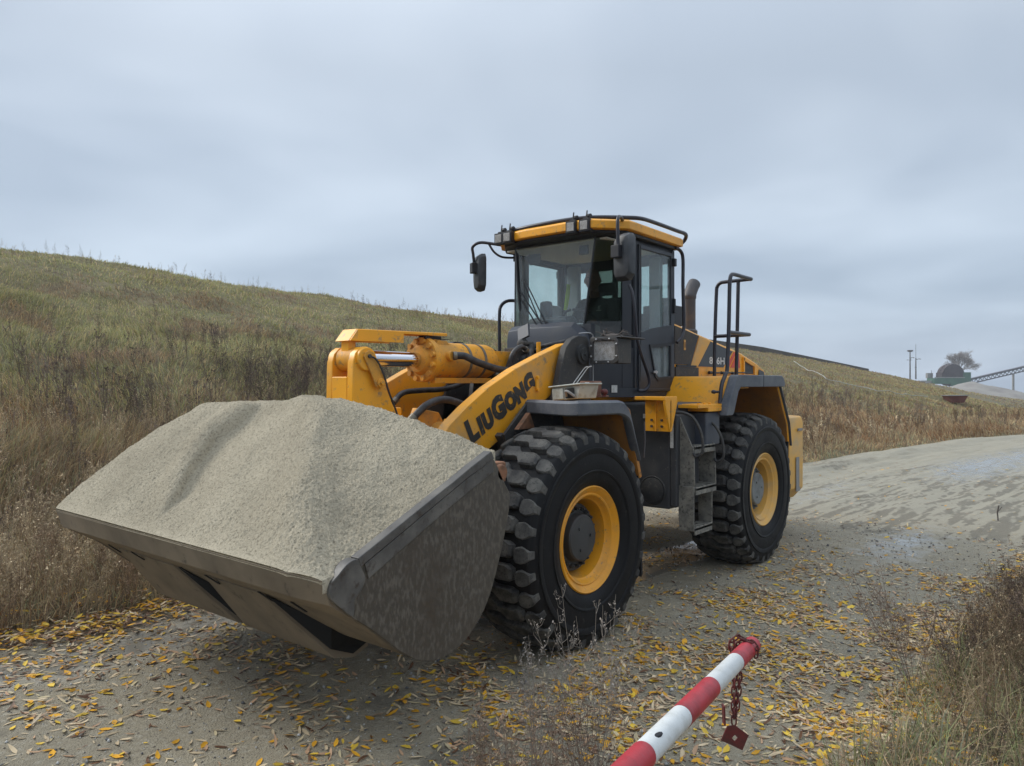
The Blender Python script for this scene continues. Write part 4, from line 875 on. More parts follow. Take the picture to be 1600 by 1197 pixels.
for s in (1, -1):
    b = MB(); y0, y1 = sorted((s * (W_ - .04), s * W_)); b.plate([(5.585, 1.005), (5.675, .945)] + [(x, z - .004) for x, z in shc[0:-1]] + [(4.585, 1.485)], 'Y', y0, y1)
    b.build('side_plate', M['bucket'], bk, bevel=.004)
    b = MB(); y0, y1 = sorted((s * (W_ - .045), s * (W_ + .016)))       # rail along the top edge and thick wear strip under it
    b.plate([(5.545, 1.058), (5.53, 1.013), (4.78, 1.365), (4.56, 1.452), (4.585, 1.497), (4.76, 1.420), (4.90, 1.352), (4.97, 1.322)], 'Y', y0, y1)
    y0, y1 = sorted((s * (W_ - .01), s * (W_ + .009))); b.plate([(5.50, 1.020), (5.475, .945), (4.90, 1.225), (4.555, 1.375), (4.57, 1.45), (4.8, 1.35)], 'Y', y0, y1)
    b.build('edge_rail', M['bucket_edge'], bk, bevel=.005)
    b = MB(); y0, y1 = sorted((s * (W_ - .05), s * (W_ + .014)))
    cc = cat_rom([(5.545, 0, 1.052), (5.60, 0, 1.045), (5.66, 0, 1.0), (5.70, 0, .965), (5.705, 0, .905), (5.64, 0, .84), (5.595, 0, .80), (5.575, 0, .79), (5.565, 0, .815), (5.565, 0, .86), (5.525, 0, .90), (5.50, 0, .955), (5.525, 0, 1.01)], 4, True)
    b.plate([(p.x, p.z) for p in cc], 'Y', y0, y1); b.build('side_cutter', M['bucket_edge'], bk, bevel=.004)
# cutting edge, its ends swept back
LIP = lambda y: (np.interp(np.abs(y), [0, 1.36, 1.52], [5.825, 5.820, 5.735]), np.interp(np.abs(y), [0, 1.36, 1.52], [1.018, 1.015, .985]))
b = MB(); secs = []
for y in (-1.514, -1.36, -.5, .5, 1.36, 1.514):
    lx, lz = LIP(y); secs.append([Vector((lx, y, lz)), Vector((lx - .045, y, lz - .125)), Vector((5.54, y, .752)), Vector((5.52, y, .79)), Vector((lx - .03, y, lz - .008))])
b.loft(secs); b.build('cutting_edge', M['bucket_bottom'], bk, bevel=.003)
# bolts slots and skids on the underside
b = MB()
for y in (-1.1, -.75, -.1, .2, .75, 1.05):
    o = Vector((5.575, y, .775)); d = Vector((-.72, .16, -.60)).normalized(); n_ = Vector((-.64, 0, .76)).normalized(); b.beam(o - n_ * .008, o + d * .10 - n_ * .008, .028, .006, n_)
b.build('bolt_slot', M['dark'], bk, part=True)
for y0, y1 in ((-1.08, -.02), (.06, .95)):
    b = MB(); low = [(5.52, .735), (5.24, .365), (5.10, .33), (4.98, .36)]; hi = [(5.50, .76), (5.26, .56), (5.10, .47), (4.98, .44)]
    tw_ = y0 + .55
    b.loft([[Vector((x, y0, z)) for x, z in low] + [Vector((x, y0, z)) for x, z in hi[::-1]], [Vector((x - .0, y1 - (.28, .0, .0, .02)[i], z)) for i, (x, z) in enumerate(low)] + [Vector((x, y1 - (.02, .0, .0, .28)[i], z)) for i, (x, z) in enumerate(hi[::-1])]])
    sk = b.build('wear_skid', M['bucket_bottom'], bk, bevel=.003)
    b = MB(); b.loft([[Vector((5.50, y1 - .26, .725)), Vector((5.26, y1 + .004, .42)), Vector((5.11, y1 + .004, .355)), Vector((5.0, y1 - .014, .385)), Vector((4.99, y1 - .016, .43)), Vector((5.10, y1 + .004, .455)), Vector((5.26, y1 + .004, .545))], [Vector((5.49, y1 - .28, .725)), Vector((5.26, y1 - .01, .42)), Vector((5.11, y1 - .01, .355)), Vector((5.0, y1 - .03, .385)), Vector((4.99, y1 - .03, .43)), Vector((5.10, y1 - .01, .455)), Vector((5.26, y1 - .01, .545))]]); b.build('skid_shade_plate', M['dark'], bk, smooth=False)  # thin near-black plate, shade of the skid pocket painted as colour
b = MB()
for y in (-.68, -.50, .50, .68): b.plate([(4.62, .50), (4.40, .48), (4.28, .55), (4.30, .72), (4.50, .90)], 'Y', y - .025, y + .025)
for y in (-.2, .2): b.plate([(4.44, 1.1), (4.30, .90), (4.20, .76), (4.12, .78), (4.14, .90), (4.40, 1.3)], 'Y', y - .025, y + .025)
b.build('hinge_ear', M['frame'], bk, bevel=.004, part=True)
b = MB(); b.cyl((4.47, 1.40, 1.36), (4.47, 1.52, 1.36), .05, 18); b.box(4.40, 4.50, 1.36, 1.49, 1.30, 1.42); b.build('edge_lug', M['rustpin'], bk, bevel=.01)

# ---- fenders
for s in (1, -1):
    FP = [(3.25, .76), (3.47, 1.37)]          # slanted front end of the fender in plan
    b = MB(); b.loft([[Vector((FP[0][0], s * .76, z)), Vector((FP[1][0], s * 1.37, z)), Vector((2.92, s * 1.37, z)), Vector((2.92, s * .76, z))] for z in (1.712, 1.740)])
    b.plate([(2.925, 1.712), (2.83, 1.66), (2.645, 1.14), (2.61, 1.15), (2.79, 1.68), (2.89, 1.737), (2.925, 1.740)], 'Y', *sorted((s * .76, s * 1.385)))
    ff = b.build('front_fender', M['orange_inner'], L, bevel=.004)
    b = MB(); b.loft([[Vector((3.15, s * .77, z)), Vector((3.25, s * 1.30, z)), Vector((2.96, s * 1.34, z)), Vector((2.96, s * .77, z))] for z in (1.7405, 1.746)]); b.build('fender_top', Y, ff, bevel=.003)
    b = MB(); ring = []
    lipp = [((3.255, .75), 0), ((3.40, 1.06), 0), ((3.51, 1.32), 0), ((3.50, 1.385), .004), ((3.43, 1.402), .004), ((3.2, 1.402), .002), ((3.0, 1.402), 0), ((2.93, 1.402), -.012), ((2.875, 1.402), -.055), ((2.835, 1.40), -.115), ((2.77, 1.398), -.26), ((2.68, 1.395), -.45)]
    for i, ((x, y), dz) in enumerate(lipp):
        h = .105 if i < 8 else (.085, .06, .045, .03)[i - 8]; q0 = lipp[max(i - 1, 0)][0]; q1 = lipp[min(i + 1, len(lipp) - 1)][0]; d = Vector((q1[0] - q0[0], q1[1] - q0[1], 0)).normalized(); n_ = Vector((-d.y, d.x, 0)) * -1
        if n_.y < 0 and i > 3: n_ = -n_
        if i <= 3 and n_.x < 0: n_ = -n_
        c = Vector((x, y, 1.757 + dz)); sl = Vector((0, 0, 0)) if i < 8 else Vector((.5, 0, .86)).normalized() * 0
        P5 = [c - n_ * .055, c + n_ * .0, c + n_ * .022 - Vector((0, 0, .018)), c + n_ * .022 - Vector((0, 0, h - .01)), c + n_ * .010 - Vector((0, 0, h)), c - n_ * .02 - Vector((0, 0, h)), c - n_ * .055 - Vector((0, 0, .03))]
        ring.append([Vector((p.x, s * p.y, p.z)) for p in P5])
    b.loft(ring); b.build('fender_trim', M['trim'], ff, bevel=.004, ang=50)
    b = MB(); b.plate([(2.64, 1.16), (2.60, .75), (2.58, .38), (2.60, .36), (2.625, .75), (2.66, 1.16)], 'Y', s * .80, s * 1.375); b.build('mud_flap', M['flap'], ff)
    b = MB(); b.tube([(2.60, s * 1.40, 1.58), (2.60, s * 1.405, 1.42), (2.61, s * 1.40, 1.30)], .008, 6); b.build('fender_stay', M['exhaust'], ff)
    b = MB(); b.plate([(3.27, 1.735), (2.95, 1.735), (2.80, 1.60), (2.95, 1.35), (3.5, 1.35), (3.55, 1.5)], 'Y', s * .74, s * .765); b.build('inner_panel', M['frame'], ff)
    # rear fender
    RO = [(1.02, 1.585), (.99, 1.66), (.79, 1.935), (.76, 1.952), (-.42, 1.952), (-.46, 1.93), (-.80, 1.42), (-.855, 1.17), (-.82, 1.17), (-.775, 1.42), (-.44, 1.90), (.74, 1.922), (.96, 1.65), (.985, 1.585)]
    b = MB(); y0, y1 = sorted((s * .66, s * 1.33)); b.plate(RO, 'Y', y0, y1)
    rf = b.build('rear_fender', Y, L, bevel=.006)
    b = MB(); RI = [(.97, 1.60), (.945, 1.65), (.74, 1.915), (-.44, 1.893), (-.77, 1.42), (-.81, 1.18), (-.80, 1.18), (-.755, 1.42), (-.43, 1.883), (.735, 1.905), (.93, 1.65), (.955, 1.60)]
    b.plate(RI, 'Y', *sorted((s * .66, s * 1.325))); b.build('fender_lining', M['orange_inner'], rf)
    b = MB(); b.plate([(1.035, 1.575), (1.0, 1.67), (.80, 1.945), (.755, 1.966), (.12, 1.966), (.12, 1.845), (.70, 1.845), (.76, 1.80), (.865, 1.60), (.90, 1.575)], 'Y', *sorted((s * 1.315, s * 1.40)))
    b.plate([(.105, 1.966), (-.42, 1.966), (-.475, 1.94), (-.52, 1.875), (-.50, 1.845), (.105, 1.845)], 'Y', *sorted((s * 1.315, s * 1.40)))
    b.plate([(-.50, 1.905), (-.815, 1.42), (-.87, 1.17), (-.855, 1.165), (-.80, 1.42), (-.50, 1.86)], 'Y', *sorted((s * 1.325, s * 1.355)))
    b.build('fender_trim', M['trim'], rf, bevel=.016, seg=3)
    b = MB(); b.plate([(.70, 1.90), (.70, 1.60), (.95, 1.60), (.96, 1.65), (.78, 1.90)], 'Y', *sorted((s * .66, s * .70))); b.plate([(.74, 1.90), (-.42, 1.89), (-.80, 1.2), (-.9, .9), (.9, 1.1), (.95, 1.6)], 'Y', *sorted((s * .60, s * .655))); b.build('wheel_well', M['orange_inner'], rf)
    b = MB(); b.box(.35, .62, *sorted((s * 1.26, s * 1.335)), 1.83, 1.86); b.build('fender_bracket', YD, rf, bevel=.003)
    b = MB(); b.plate([(-.80, 1.22), (-.76, .66), (-.73, .62), (-.71, .66), (-.77, 1.22)], 'Y', *sorted((s * .95, s * 1.34))); b.build('mud_flap', M['flap'], rf)

# ---- engine hood
b = MB(); secs = []
for X, z, w_, c in ((.62, 2.52, .625, .045), (.30, 2.475, .625, .05), (.03, 2.43, .625, .05), (-.30, 2.382, .625, .05), (-1.16, 2.258, .625, .05), (-1.72, 2.13, .62, .04), (-2.03, 2.055, .59, .03), (-2.12, 1.97, .56, .0), (-2.14, 1.30, .55, .0)):
    secs.append([Vector((X, y * w_, zz)) for y, zz in ((-1, 1.30), (-1, z - .02), (-.96, z + .005), (-.6, z + c * .7), (0, z + c), (.6, z + c * .7), (.96, z + .005), (1, z - .02), (1, 1.30))])
b.loft(secs); hood = b.build('engine_hood', Y, L, bevel=.006, ang=25)
def decal(pts, name, m, t=.004, s=1, par=hood, y=.625):
    b = MB(); b.plate(pts, 'Y', s * (y + .0008), s * (y + t)); return b.build(name, M[m], par, smooth=False)
for s in (1, -1):
    decal([(.60, 2.085), (.60, 2.49), (.03, 2.408), (.265, 2.085)], 'front_side_panel', 'frame', .012, s)
    decal([(.23, 2.06), (.32, 2.06), (.10, 2.405), (.02, 2.412)], 'panel_gap', 'groove', .005, s)
    decal([(.215, 2.07), (.0, 2.402), (-.28, 2.362), (.045, 2.07)], 'stripe', 'yellow_light', .006, s)
    decal([(.04, 2.07), (-.285, 2.360), (-.90, 2.265), (-.64, 2.07)], 'side_decal', 'decal', .005, s)
    decal([(-.72, 2.07), (-.94, 2.262), (-1.00, 2.25), (-.80, 2.07)], 'red_stripe', 'red', .006, s)
    decal([(-.84, 2.07), (-1.03, 2.245), (-1.09, 2.235), (-1.12, 2.07)], 'red_stripe', 'red', .006, s)
    decal([(-1.23, 2.00), (-1.23, 2.17), (-1.53, 2.10), (-1.55, 2.00)], 'side_grille', 'frame', .004, s)
    decal([(-1.205, 1.975), (-1.20, 2.20), (-1.24, 2.19), (-1.24, 1.985)], 'grille_frame', 'yellow', .02, s)
    decal([(-1.20, 2.205), (-1.56, 2.125), (-1.54, 2.095), (-1.22, 2.165)], 'grille_frame', 'yellow', .02, s)
    decal([(-1.55, 2.125), (-1.60, 2.10), (-1.62, 1.975), (-1.56, 1.975)], 'grille_frame', 'yellow', .02, s)
    decal([(-1.72, 1.98), (-1.74, 2.06), (-1.90, 2.03), (-1.95, 1.94), (-1.93, 1.90)], 'rear_lamp', 'decal', .006, s)
    decal([(.60, 1.70), (.60, 2.055), (.06, 2.055), (.06, 1.70)], 'lower_side_panel', 'frame', .022, s)
    decal([(.56, 2.058), (.56, 2.078), (.10, 2.078), (.10, 2.058)], 'panel_vent', 'groove', .016, s)
    tb = MB(); v, f = text_mesh('856H', .112, offset=.003)
    xm = max(q[0] for q in v); k = .42 / xm
    tb.add([((-.245 - q[0] * k) if s > 0 else (-.245 - .42 + q[0] * k), s * .6315, 2.105 + q[1] * 1.0) for q in v], f); tb.build('model_number', M['white'], hood, smooth=False)
    decal([(.40, 2.24), (.40, 2.35), (.36, 2.35), (.36, 2.24)], 'warning_sticker', 'yellow_light', .016, s)
    decal([(.392, 2.265), (.392, 2.325), (.368, 2.325), (.368, 2.265)], 'sticker_mark', 'rustpin', .0175, s)
b = MB(); b.tube([(-.20, .655, 2.0), (-1.42, .66, 2.015)], .008, 8)
for x in (-.22, -.55, -.85): b.cyl((x - .03, .655, 2.003), (x + .03, .655, 2.003), .018, 10)
b.build('hood_latch_rod', M['groove'], hood)
b = MB(); P = cat_rom([(-.78, .12, 2.45), (-.78, .12, 2.90), (-.80, .12, 2.98), (-.87, .12, 3.08), (-.92, .12, 3.13)], 5)
b.tube(P, .078, 28, cap=False); b.tube([q for q in P], .070, 28, cap=False); ex = b.build('exhaust_pipe', M['exhaust'], L)
b = MB(); b.lathe([(0, .085), (.03, .087), (.03, .079)], (-.78, .12, 2.93), (0, 0, 1), 28); b.lathe([(0, .0), (0, .10), (.10, .10), (.12, .08)], (-.78, .12, 2.43), (0, 0, 1), 28); b.build('pipe_collar', M['exhaust'], ex, part=True)
b = MB(); b.box(.30, .60, .25, .58, 2.50, 2.72); b.cyl((.45, .42, 2.72), (.45, .42, 2.80), .11, 24); b.build('air_intake', M['groove'], L, bevel=.015)

# ---- counterweight
b = MB(); secs = []
for z, k in ((.46, .90), (.60, 1.0), (1.40, 1.0), (1.47, .985)):
    secs.append([Vector((x, y, z)) for x, y in ((-1.02, -.6 * k), (-1.30, -1.17 * k), (-1.66, -1.21 * k), (-1.86, -1.13 * k), (-2.22, -.70 * k), (-2.26, 0), (-2.22, .70 * k), (-1.86, 1.13 * k), (-1.66, 1.21 * k), (-1.30, 1.17 * k), (-1.02, .6 * k))])
b.loft(secs); cw = b.build('counterweight', M['yellow_light'], L, bevel=.015)
b = MB(); b.box(-1.60, -1.46, 1.195, 1.20, .56, .98); b.box(-1.64, -1.50, 1.2, 1.215, 1.30, 1.33); b.build('wear_mark', M['concrete'], cw, part=True)

# ---- hydraulic tank, bracket, platform, ladder
b = MB(); b.box(.98, 1.66, .44, 1.13, .74, 1.70); b.box(1.2, 1.66, 1.13, 1.20, .76, 1.60); tk = b.build('hydraulic_tank', M['tank'], L, bevel=.02)
b = MB(); b.lathe([(0, .0), (0, .115), (.012, .115), (.02, .095), (.02, .0)], (1.661, .955, .90), (1, 0, 0), 32); b.lathe([(0, .118), (.008, .128), (.0, .136)], (1.661, .955, .90), (1, 0, 0), 32)
for i in range(8): a = 2 * PI * i / 8; b.cyl((1.672, .95 + .103 * math.cos(a), .90 + .103 * math.sin(a)), (1.682, .95 + .103 * math.cos(a), .90 + .103 * math.sin(a)), .009, 6)
b.build('tank_cover', M['frame'], tk)
b = MB(); b.box(1.672, 1.674, 1.140, 1.172, 1.30, 1.58); k1 = b.build('warning_sticker', M['white'], tk)
b = MB(); b.box(1.675, 1.677, 1.140, 1.172, 1.53, 1.58); b.build('sticker_head', M['red'], tk)
b = MB(); b.box(1.675, 1.678, 1.15, 1.155, 1.45, 1.52); b.build('sticker_text', M['ink'], tk)
b = MB(); b.box(1.675, 1.678, .865, .905, 1.56, 1.60); b.build('data_plate', M['white'], tk)
b = MB(); b.box(1.70, 1.93, .92, 1.225, 1.735, 1.765); b.box(1.81, 1.835, .975, 1.225, 1.455, 1.735); b.plate([(1.70, 1.735), (1.93, 1.735), (1.93, 1.70), (1.835, 1.46), (1.80, 1.46)], 'Y', 1.205, 1.225); b.box(1.835, 1.85, 1.085, 1.095, 1.455, 1.735)
br = b.build('yellow_bracket', Y, L, bevel=.006)
b = MB()
for y in (1.045, 1.145):
    for z in (1.50, 1.555): b.cyl((1.835, y, z), (1.847, y, z), .012, 6)
b.build('bolt', M['bolt'], br, part=True)
b = MB(); b.box(.96, 1.50, .66, 1.33, 1.655, 1.685); b.box(.96, 1.30, .70, 1.335, 1.62, 1.655); b.box(1.05, 1.42, .80, 1.25, 1.685, 1.690)
for i in range(3): b.cyl((1.35 - .12 * i, 1.26, 1.685), (1.35 - .12 * i, 1.26, 1.70), .014, 10)
b.build('platform', Y, L, bevel=.006)
b = MB(); b.box(.99, 1.30, .72, 1.31, 1.30, 1.61); b.build('battery_box', M['cabgrey'], L, bevel=.015)
lad = MB()
lad.plate([(1.13, 1.60), (1.19, 1.60), (1.335, 1.28), (1.345, .92), (1.31, .86), (1.17, .86), (1.16, .98)], 'X', 1.585, 1.60)
lad.plate([(1.13, 1.60), (1.19, 1.60), (1.335, 1.28), (1.345, .92), (1.31, .86), (1.17, .86), (1.16, .98)], 'X', 1.145, 1.16)
lad.plate([(1.19, .96), (1.345, .96), (1.345, .56), (1.20, .56)], 'X', 1.605, 1.622); lad.plate([(1.20, .96), (1.345, .96), (1.345, .58), (1.21, .58)], 'X', 1.23, 1.247)
lad.box(1.14, 1.62, 1.16, 1.175, .90, 1.55)
lad = lad.build('ladder', M['mud'], L, bevel=.005)
for z, x0, x1, y0, y1 in ((1.30, 1.16, 1.585, 1.18, 1.34), (.93, 1.16, 1.585, 1.18, 1.35), (.575, 1.247, 1.605, 1.20, 1.35)):
    b = MB(); b.box(x0, x1, y0, y1, z - .012, z + .012); b.box(x0, x1, y1 - .012, y1, z - .05, z + .02)
    for i in range(5): b.box(x0 + .02 + i * .08, x0 + .05 + i * .08, y0, y1, z + .012, z + .018)
    b.build('step', M['mud'], lad, bevel=.003)
for x, zt in ((1.60, 1.62), (1.16, 1.54)):
    b = MB(); b.tube(cat_rom([(x + .10, 1.16, zt), (x + .03, 1.24, zt), (x, 1.33, zt - .05), (x - .01, 1.40, zt - .18), (x - .01, 1.415, zt - .34), (x, 1.36, zt - .39), (x, 1.33, zt - .36)], 5), .013, 8); b.build('grab_rail', M['frame'], lad)
b = MB(); b.tube([(1.13, 1.30, 1.25), (1.13, 1.33, 1.0), (1.13, 1.29, .92)], .008, 6); b.build('stay', M['bucket_edge'], lad)

# ---- handrail over the rear fender
b = MB(); rr = .0195
b.tube(cat_rom([(.97, 1.30, 1.69), (.93, 1.30, 1.86), (.84, 1.30, 1.97), (.80, 1.30, 2.03), (.765, 1.30, 2.40), (.745, 1.30, 2.80), (.735, 1.30, 2.89), (.71, 1.30, 2.945), (.64, 1.30, 2.965), (.40, 1.30, 2.965), (.20, 1.30, 2.965)], 5), rr, 10)
b.tube(cat_rom([(.20, 1.30, 2.965), (.19, 1.2, 2.965), (.18, 1.02, 2.962), (.175, .95, 2.955), (.17, .915, 2.92), (.17, .905, 2.86), (.19, .90, 2.5), (.205, .90, 2.2), (.21, .90, 1.96)], 5), rr, 10)
b.cyl((.185, 1.155, 2.96), (.20, 1.14, 1.955), rr, 10); b.cyl((.765, 1.30, 2.385), (.25, 1.30, 2.385), rr, 10); b.cyl((.25, 1.30, 2.385), (.20, .90, 2.385), rr, 10); b.cyl((.205, 1.30, 2.96), (.195, 1.29, 2.97), rr * 1.05, 10)
b.cyl((.93, 1.30, 1.80), (1.01, 1.26, 1.80), .012, 8); b.ell((1.02, 1.26, 1.80), (.025, .025, .02))
b.build('handrail', M['rail'], L, ang=60)

# ---- cab
def plan(e=0, k=1.0): return [(.74 - e, -.70 - e), (1.52, -.70 - e), (1.93 + e, -.46), (1.93 + e, .46), (1.52, .70 + e), (.74 - e, .70 + e)]
b = MB(); b.plate(plan(), 'Z', 1.75, 1.84)                                      # floor
b.plate([(.74, 1.84), (.74, 2.30), (1.0, 2.30), (1.0, 1.84)], 'Y', -.69, .69)
for s in (1, -1): b.box(.74, 1.52, *sorted((s * .66, s * .689)), 3.20, 3.25)
b.plate(plan(-.01), 'Z', 3.245, 3.285)                                           # header
def post(x, y, w_, h, z0=1.84, z1=3.25, a=0): 
    T = Matrix.Translation((x, y, 0)) @ Matrix.Rotation(a, 4, 'Z'); b.box(-w_ / 2, w_ / 2, -h / 2, h / 2, z0, z1, T)
aa = math.atan2(.24, -.41)
for s in (1, -1):
    post(.765, s * .675, .06, .05); post(1.50, s * .675, .09, .055); post(1.60, s * .64, .10, .03, a=s * -R(30.3))
    b.beam((1.922, .503 if s > 0 else -.452, 3.25), (1.922, .375 if s > 0 else -.46, 2.42), .013, .018); b.beam((1.922, .375 if s > 0 else -.46, 2.42), (1.90, s * .455, 2.22), .022, .018)
    b.plate([(1.53, 1.84), (1.53, 2.24), (1.88, 2.24), (1.88, 1.84)], 'Y', s * .455, s * .46)
b.box(1.86, 1.93, -.46, .46, 1.84, 2.44); b.plate(plan(), 'Z', 1.84, 2.16) if False else None
# side skirts of the front corners
for s in (1, -1):
    b.loft([[Vector((1.93, s * .46, z)), Vector((1.52, s * .70, z)), Vector((1.50, s * .67, z)), Vector((1.90, s * .43, z))] for z in (1.84, 2.22)])
b.box(.742, .77, -.69, .69, 2.3, 2.62); b.box(.742, .77, -.69, .69, 3.12, 3.25); b.box(.742, .77, -.03, .03, 2.6, 3.15)
cab = b.build('cab', M['cab'], L, bevel=.008)
b = MB()                                                                       # grey cowl below the windscreen
b.loft([[Vector((1.935, y, 1.90)), Vector((1.935, y, z)), Vector((1.965 - dx, y, z + .03)), Vector((2.03 - dx, y, z - .02)), Vector((2.05 - dx, y, z - .12)), Vector((2.03 - dx, y, 1.90))] for y, z, dx in ((-.50, 2.36, .05), (-.46, 2.42, 0), (-.2, 2.44, 0), (.15, 2.44, 0), (.30, 2.43, 0), (.42, 2.34, .03), (.47, 2.20, .08))])
b.build('front_cowl', M['cabgrey'], cab, bevel=.012, ang=30)
b = MB(); b.tube([(2.045, -.30, 2.14), (2.045, -.30, 2.33), (2.035, -.28, 2.36), (2.035, .13, 2.36), (2.04, .15, 2.33), (2.045, .12, 2.20)], .006, 6); b.build('cowl_seam', M['groove'], cab)
b = MB(); b.plate([(-.452, 2.42), (.375, 2.42), (.50, 3.25), (-.44, 3.25)], 'X', 1.925, 1.931); b.build('windscreen', M['windshield'], cab, smooth=False)
for s in (1, -1):
    b = MB(); b.loft([[Vector((1.92, s * yy_, z)), Vector((1.60, s * .652, z)), Vector((1.597, s * .647, z)), Vector((1.917, s * (yy_ - .005), z))] for z, yy_ in (((2.22, .45), (2.42, .385), (3.25, .51)) if s > 0 else ((2.22, .46), (2.42, .462), (3.25, .455)))]); b.build('corner_window', M['cornerglass'], cab, smooth=False)
for s in (1, -1):                                                              # doors
    b = MB(); out_ = [(1.49, 1.80), (1.49, 3.215), (.775, 3.215), (.775, 1.80)]
    up = [(1.445, 2.375), (1.445, 3.175), (.845, 3.175), (.845, 2.475), (1.0, 2.455), (1.25, 2.42)]
    low = [(1.27, 2.225), (.875, 2.265), (.875, 1.955), (1.12, 1.94), (1.17, 1.97)]
    b.plate(out_, 'Y', s * .690, s * .718, holes=(up, low)); b.plate([(1.485, 1.805), (1.485, 1.83), (.78, 1.83), (.78, 1.805)], 'Y', s * .718, s * .726)
    door = b.build('door', M['cab'], L, bevel=.004)
    b = MB(); b.plate(up, 'Y', s * .700, s * .705); b.build('door_window', M['doorglass'], door, smooth=False)
    b = MB(); b.plate(low, 'Y', s * .700, s * .705); b.build('lower_window', M['lowglass'], door, smooth=False)
    b = MB(); bigp = [(1.30, 2.26), (.85, 2.30), (.85, 1.92), (1.12, 1.905), (1.19, 1.945)]; b.plate(bigp, 'Y', s * .718, s * .728, holes=(low,)); b.build('window_gasket', M['groove'], door)
    if s > 0: b = MB(); b.tube(cat_rom([(1.70, s * .73, 2.80), (1.71, s * .77, 2.72), (1.70, s * .79, 2.55), (1.66, s * .79, 2.32), (1.58, s * .79, 2.16), (1.45, s * .79, 1.97), (1.42, s * .79, 1.88), (1.46, s * .77, 1.82), (1.52, s * .73, 1.81)], 5), .016, 10); b.build('door_grab_rail', M['rail'], cab)
    b = MB(); b.tube([(1.485, s * .73, 3.2), (1.485, s * .735, 2.9), (1.49, s * .735, 2.4), (1.49, s * .73, 1.9)], .006, 6); b.build('door_seal', M['hose'], door)
    b = MB(); b.cyl((1.20, s * .72, 1.99), (1.20, s * .745, 1.99), .02, 10); b.box(1.18, 1.26, *sorted((s * .735, s * .75)), 1.985, 2.0); b.build('handle', M['steelwire'], door)
    b = MB(); b.box(.78, .82, *sorted((s * .718, s * .75)), 3.08, 3.16); b.box(.78, .81, *sorted((s * .718, s * .74)), 2.6, 2.75); b.build('hinge', M['groove'], door, bevel=.004, part=True)
# rear and right windows
b = MB(); b.box(.752, .757, -.66, -.03, 2.62, 3.12); b.box(.752, .757, .03, .66, 2.62, 3.12); b.build('rear_window', M['doorglass'], cab, smooth=False)
# interior
b = MB(); b.box(.78, .84, -.60, -.42, 2.3, 3.2); b.box(.78, .84, .45, .6, 2.3, 3.2); b.box(.9, 1.1, -.66, -.60, 2.3, 2.75); b.box(1.50, 1.86, -.12, .30, 2.3, 2.46); b.build('interior_trim', M['interior'], cab, bevel=.03, part=True)
b = MB(); b.box(.80, 1.88, -.60, .60, 3.225, 3.24); b.build('headliner', M['headliner'], cab)
b = MB(); b.plate([(1.88, 2.40), (1.88, 2.52), (1.74, 2.55), (1.66, 2.50), (1.66, 2.40)], 'Y', -.34, .14); b.box(1.60, 1.68, -.34, -.22, 2.3, 2.72); b.build('dashboard', M['cabgrey'], cab, bevel=.025)
b = MB(); b.tube(cat_rom([(1.50 + .19 * math.cos(t) * .8, .06 + .19 * math.sin(t), 2.52 + .19 * math.cos(t) * .5) for t in [2 * PI * i / 12 for i in range(12)]], 3, True), .014, 8); b.cyl((1.50, .06, 2.52), (1.62, .06, 2.30), .02, 8); b.build('steering_wheel', M['groove'], cab)
b = MB(); b.box(1.02, 1.42, -.24, .24, 2.12, 2.24); b.plate([(.90, 2.2), (1.04, 2.2), (1.00, 2.78), (.90, 2.80)], 'Y', -.23, .23); b.box(.90, .98, -.12, .12, 2.82, 2.96); b.build('seat', M['seat'], cab, bevel=.04, seg=3)
b = MB(); b.box(1.88, 1.90, -.30, -.16, 3.06, 3.17); b.box(1.87, 1.90, .30, .40, 3.10, 3.19); b.ell((1.85, -.33, 3.13), (.03, .04, .05)); b.build('sun_visor', M['groove'], cab, bevel=.01, part=True)
b = MB(); b.box(1.935, 1.938, -.43, .47, 3.235, 3.29); b.build('sun_strip', M['groove'], cab)
# hi-vis strap hanging by the seat
# roof
RP = [(.64, -.78), (1.72, -.81), (2.06, -.54), (2.115, -.2), (2.13, .3), (2.105, .58), (1.84, .82), (.70, .78)]
b = MB(); b.loft([[Vector((x * k + (1 - k) * 1.35, y * k, z)) for x, y in RP] for z, k in ((3.285, .975), (3.292, 1.0), (3.360, 1.0), (3.378, .975), (3.40, .85))])
roof = b.build('roof', Y, L, bevel=.006, ang=30)
b = MB(); b.loft([[Vector((x * k + (1 - k) * 1.35, y * k, z)) for x, y in RP] for z, k in ((3.252, .945), (3.284, .955))]); b.build('roof_soffit', M['groove'], cab, bevel=.01)
b = MB(); b.tube(cat_rom([(.76, .72, 3.30), (.60, .73, 3.36), (.66, .79, 3.42), (.9, .80, 3.425), (1.4, .805, 3.43), (1.62, .80, 3.425), (1.76, .72, 3.42), (1.98, .52, 3.412), (2.05, .3, 3.41), (2.07, 0, 3.405), (2.05, -.30, 3.40), (1.99, -.50, 3.395), (1.80, -.74, 3.40), (1.5, -.79, 3.40), (.66, -.79, 3.40), (.60, -.73, 3.36), (.76, -.72, 3.30)], 5), .02, 10)
for p in ((1.86, .62), (1.2, -.8), (2.02, -.3)): b.cyl((p[0], p[1], 3.42), (p[0] - .03, p[1] * .96, 3.34), .016, 8)
b.build('roof_rail', M['rail'], roof)
for y in (-.50, -.385, .375, .515):
    x = 2.17 - abs(y) * .08; b = MB(); b.box(x - .06, x + .005, y - .055, y + .055, 3.262, 3.372); b.box(x - .05, x - .02, y - .03, y + .03, 3.372, 3.39); b.cyl((x - .035, y, 3.38), (x - .05, y, 3.46), .007, 8); b.cyl((x - .08, y - .022, 3.41), (x - .08, y + .022, 3.41), .026, 12)
    lp = b.build('work_lamp', M['groove'], roof, bevel=.008)
    b = MB(); b.box(x + .0055, x + .012, y - .040, y + .040, 3.277, 3.357); b.build('lens', M['lens'], roof, bevel=.004)
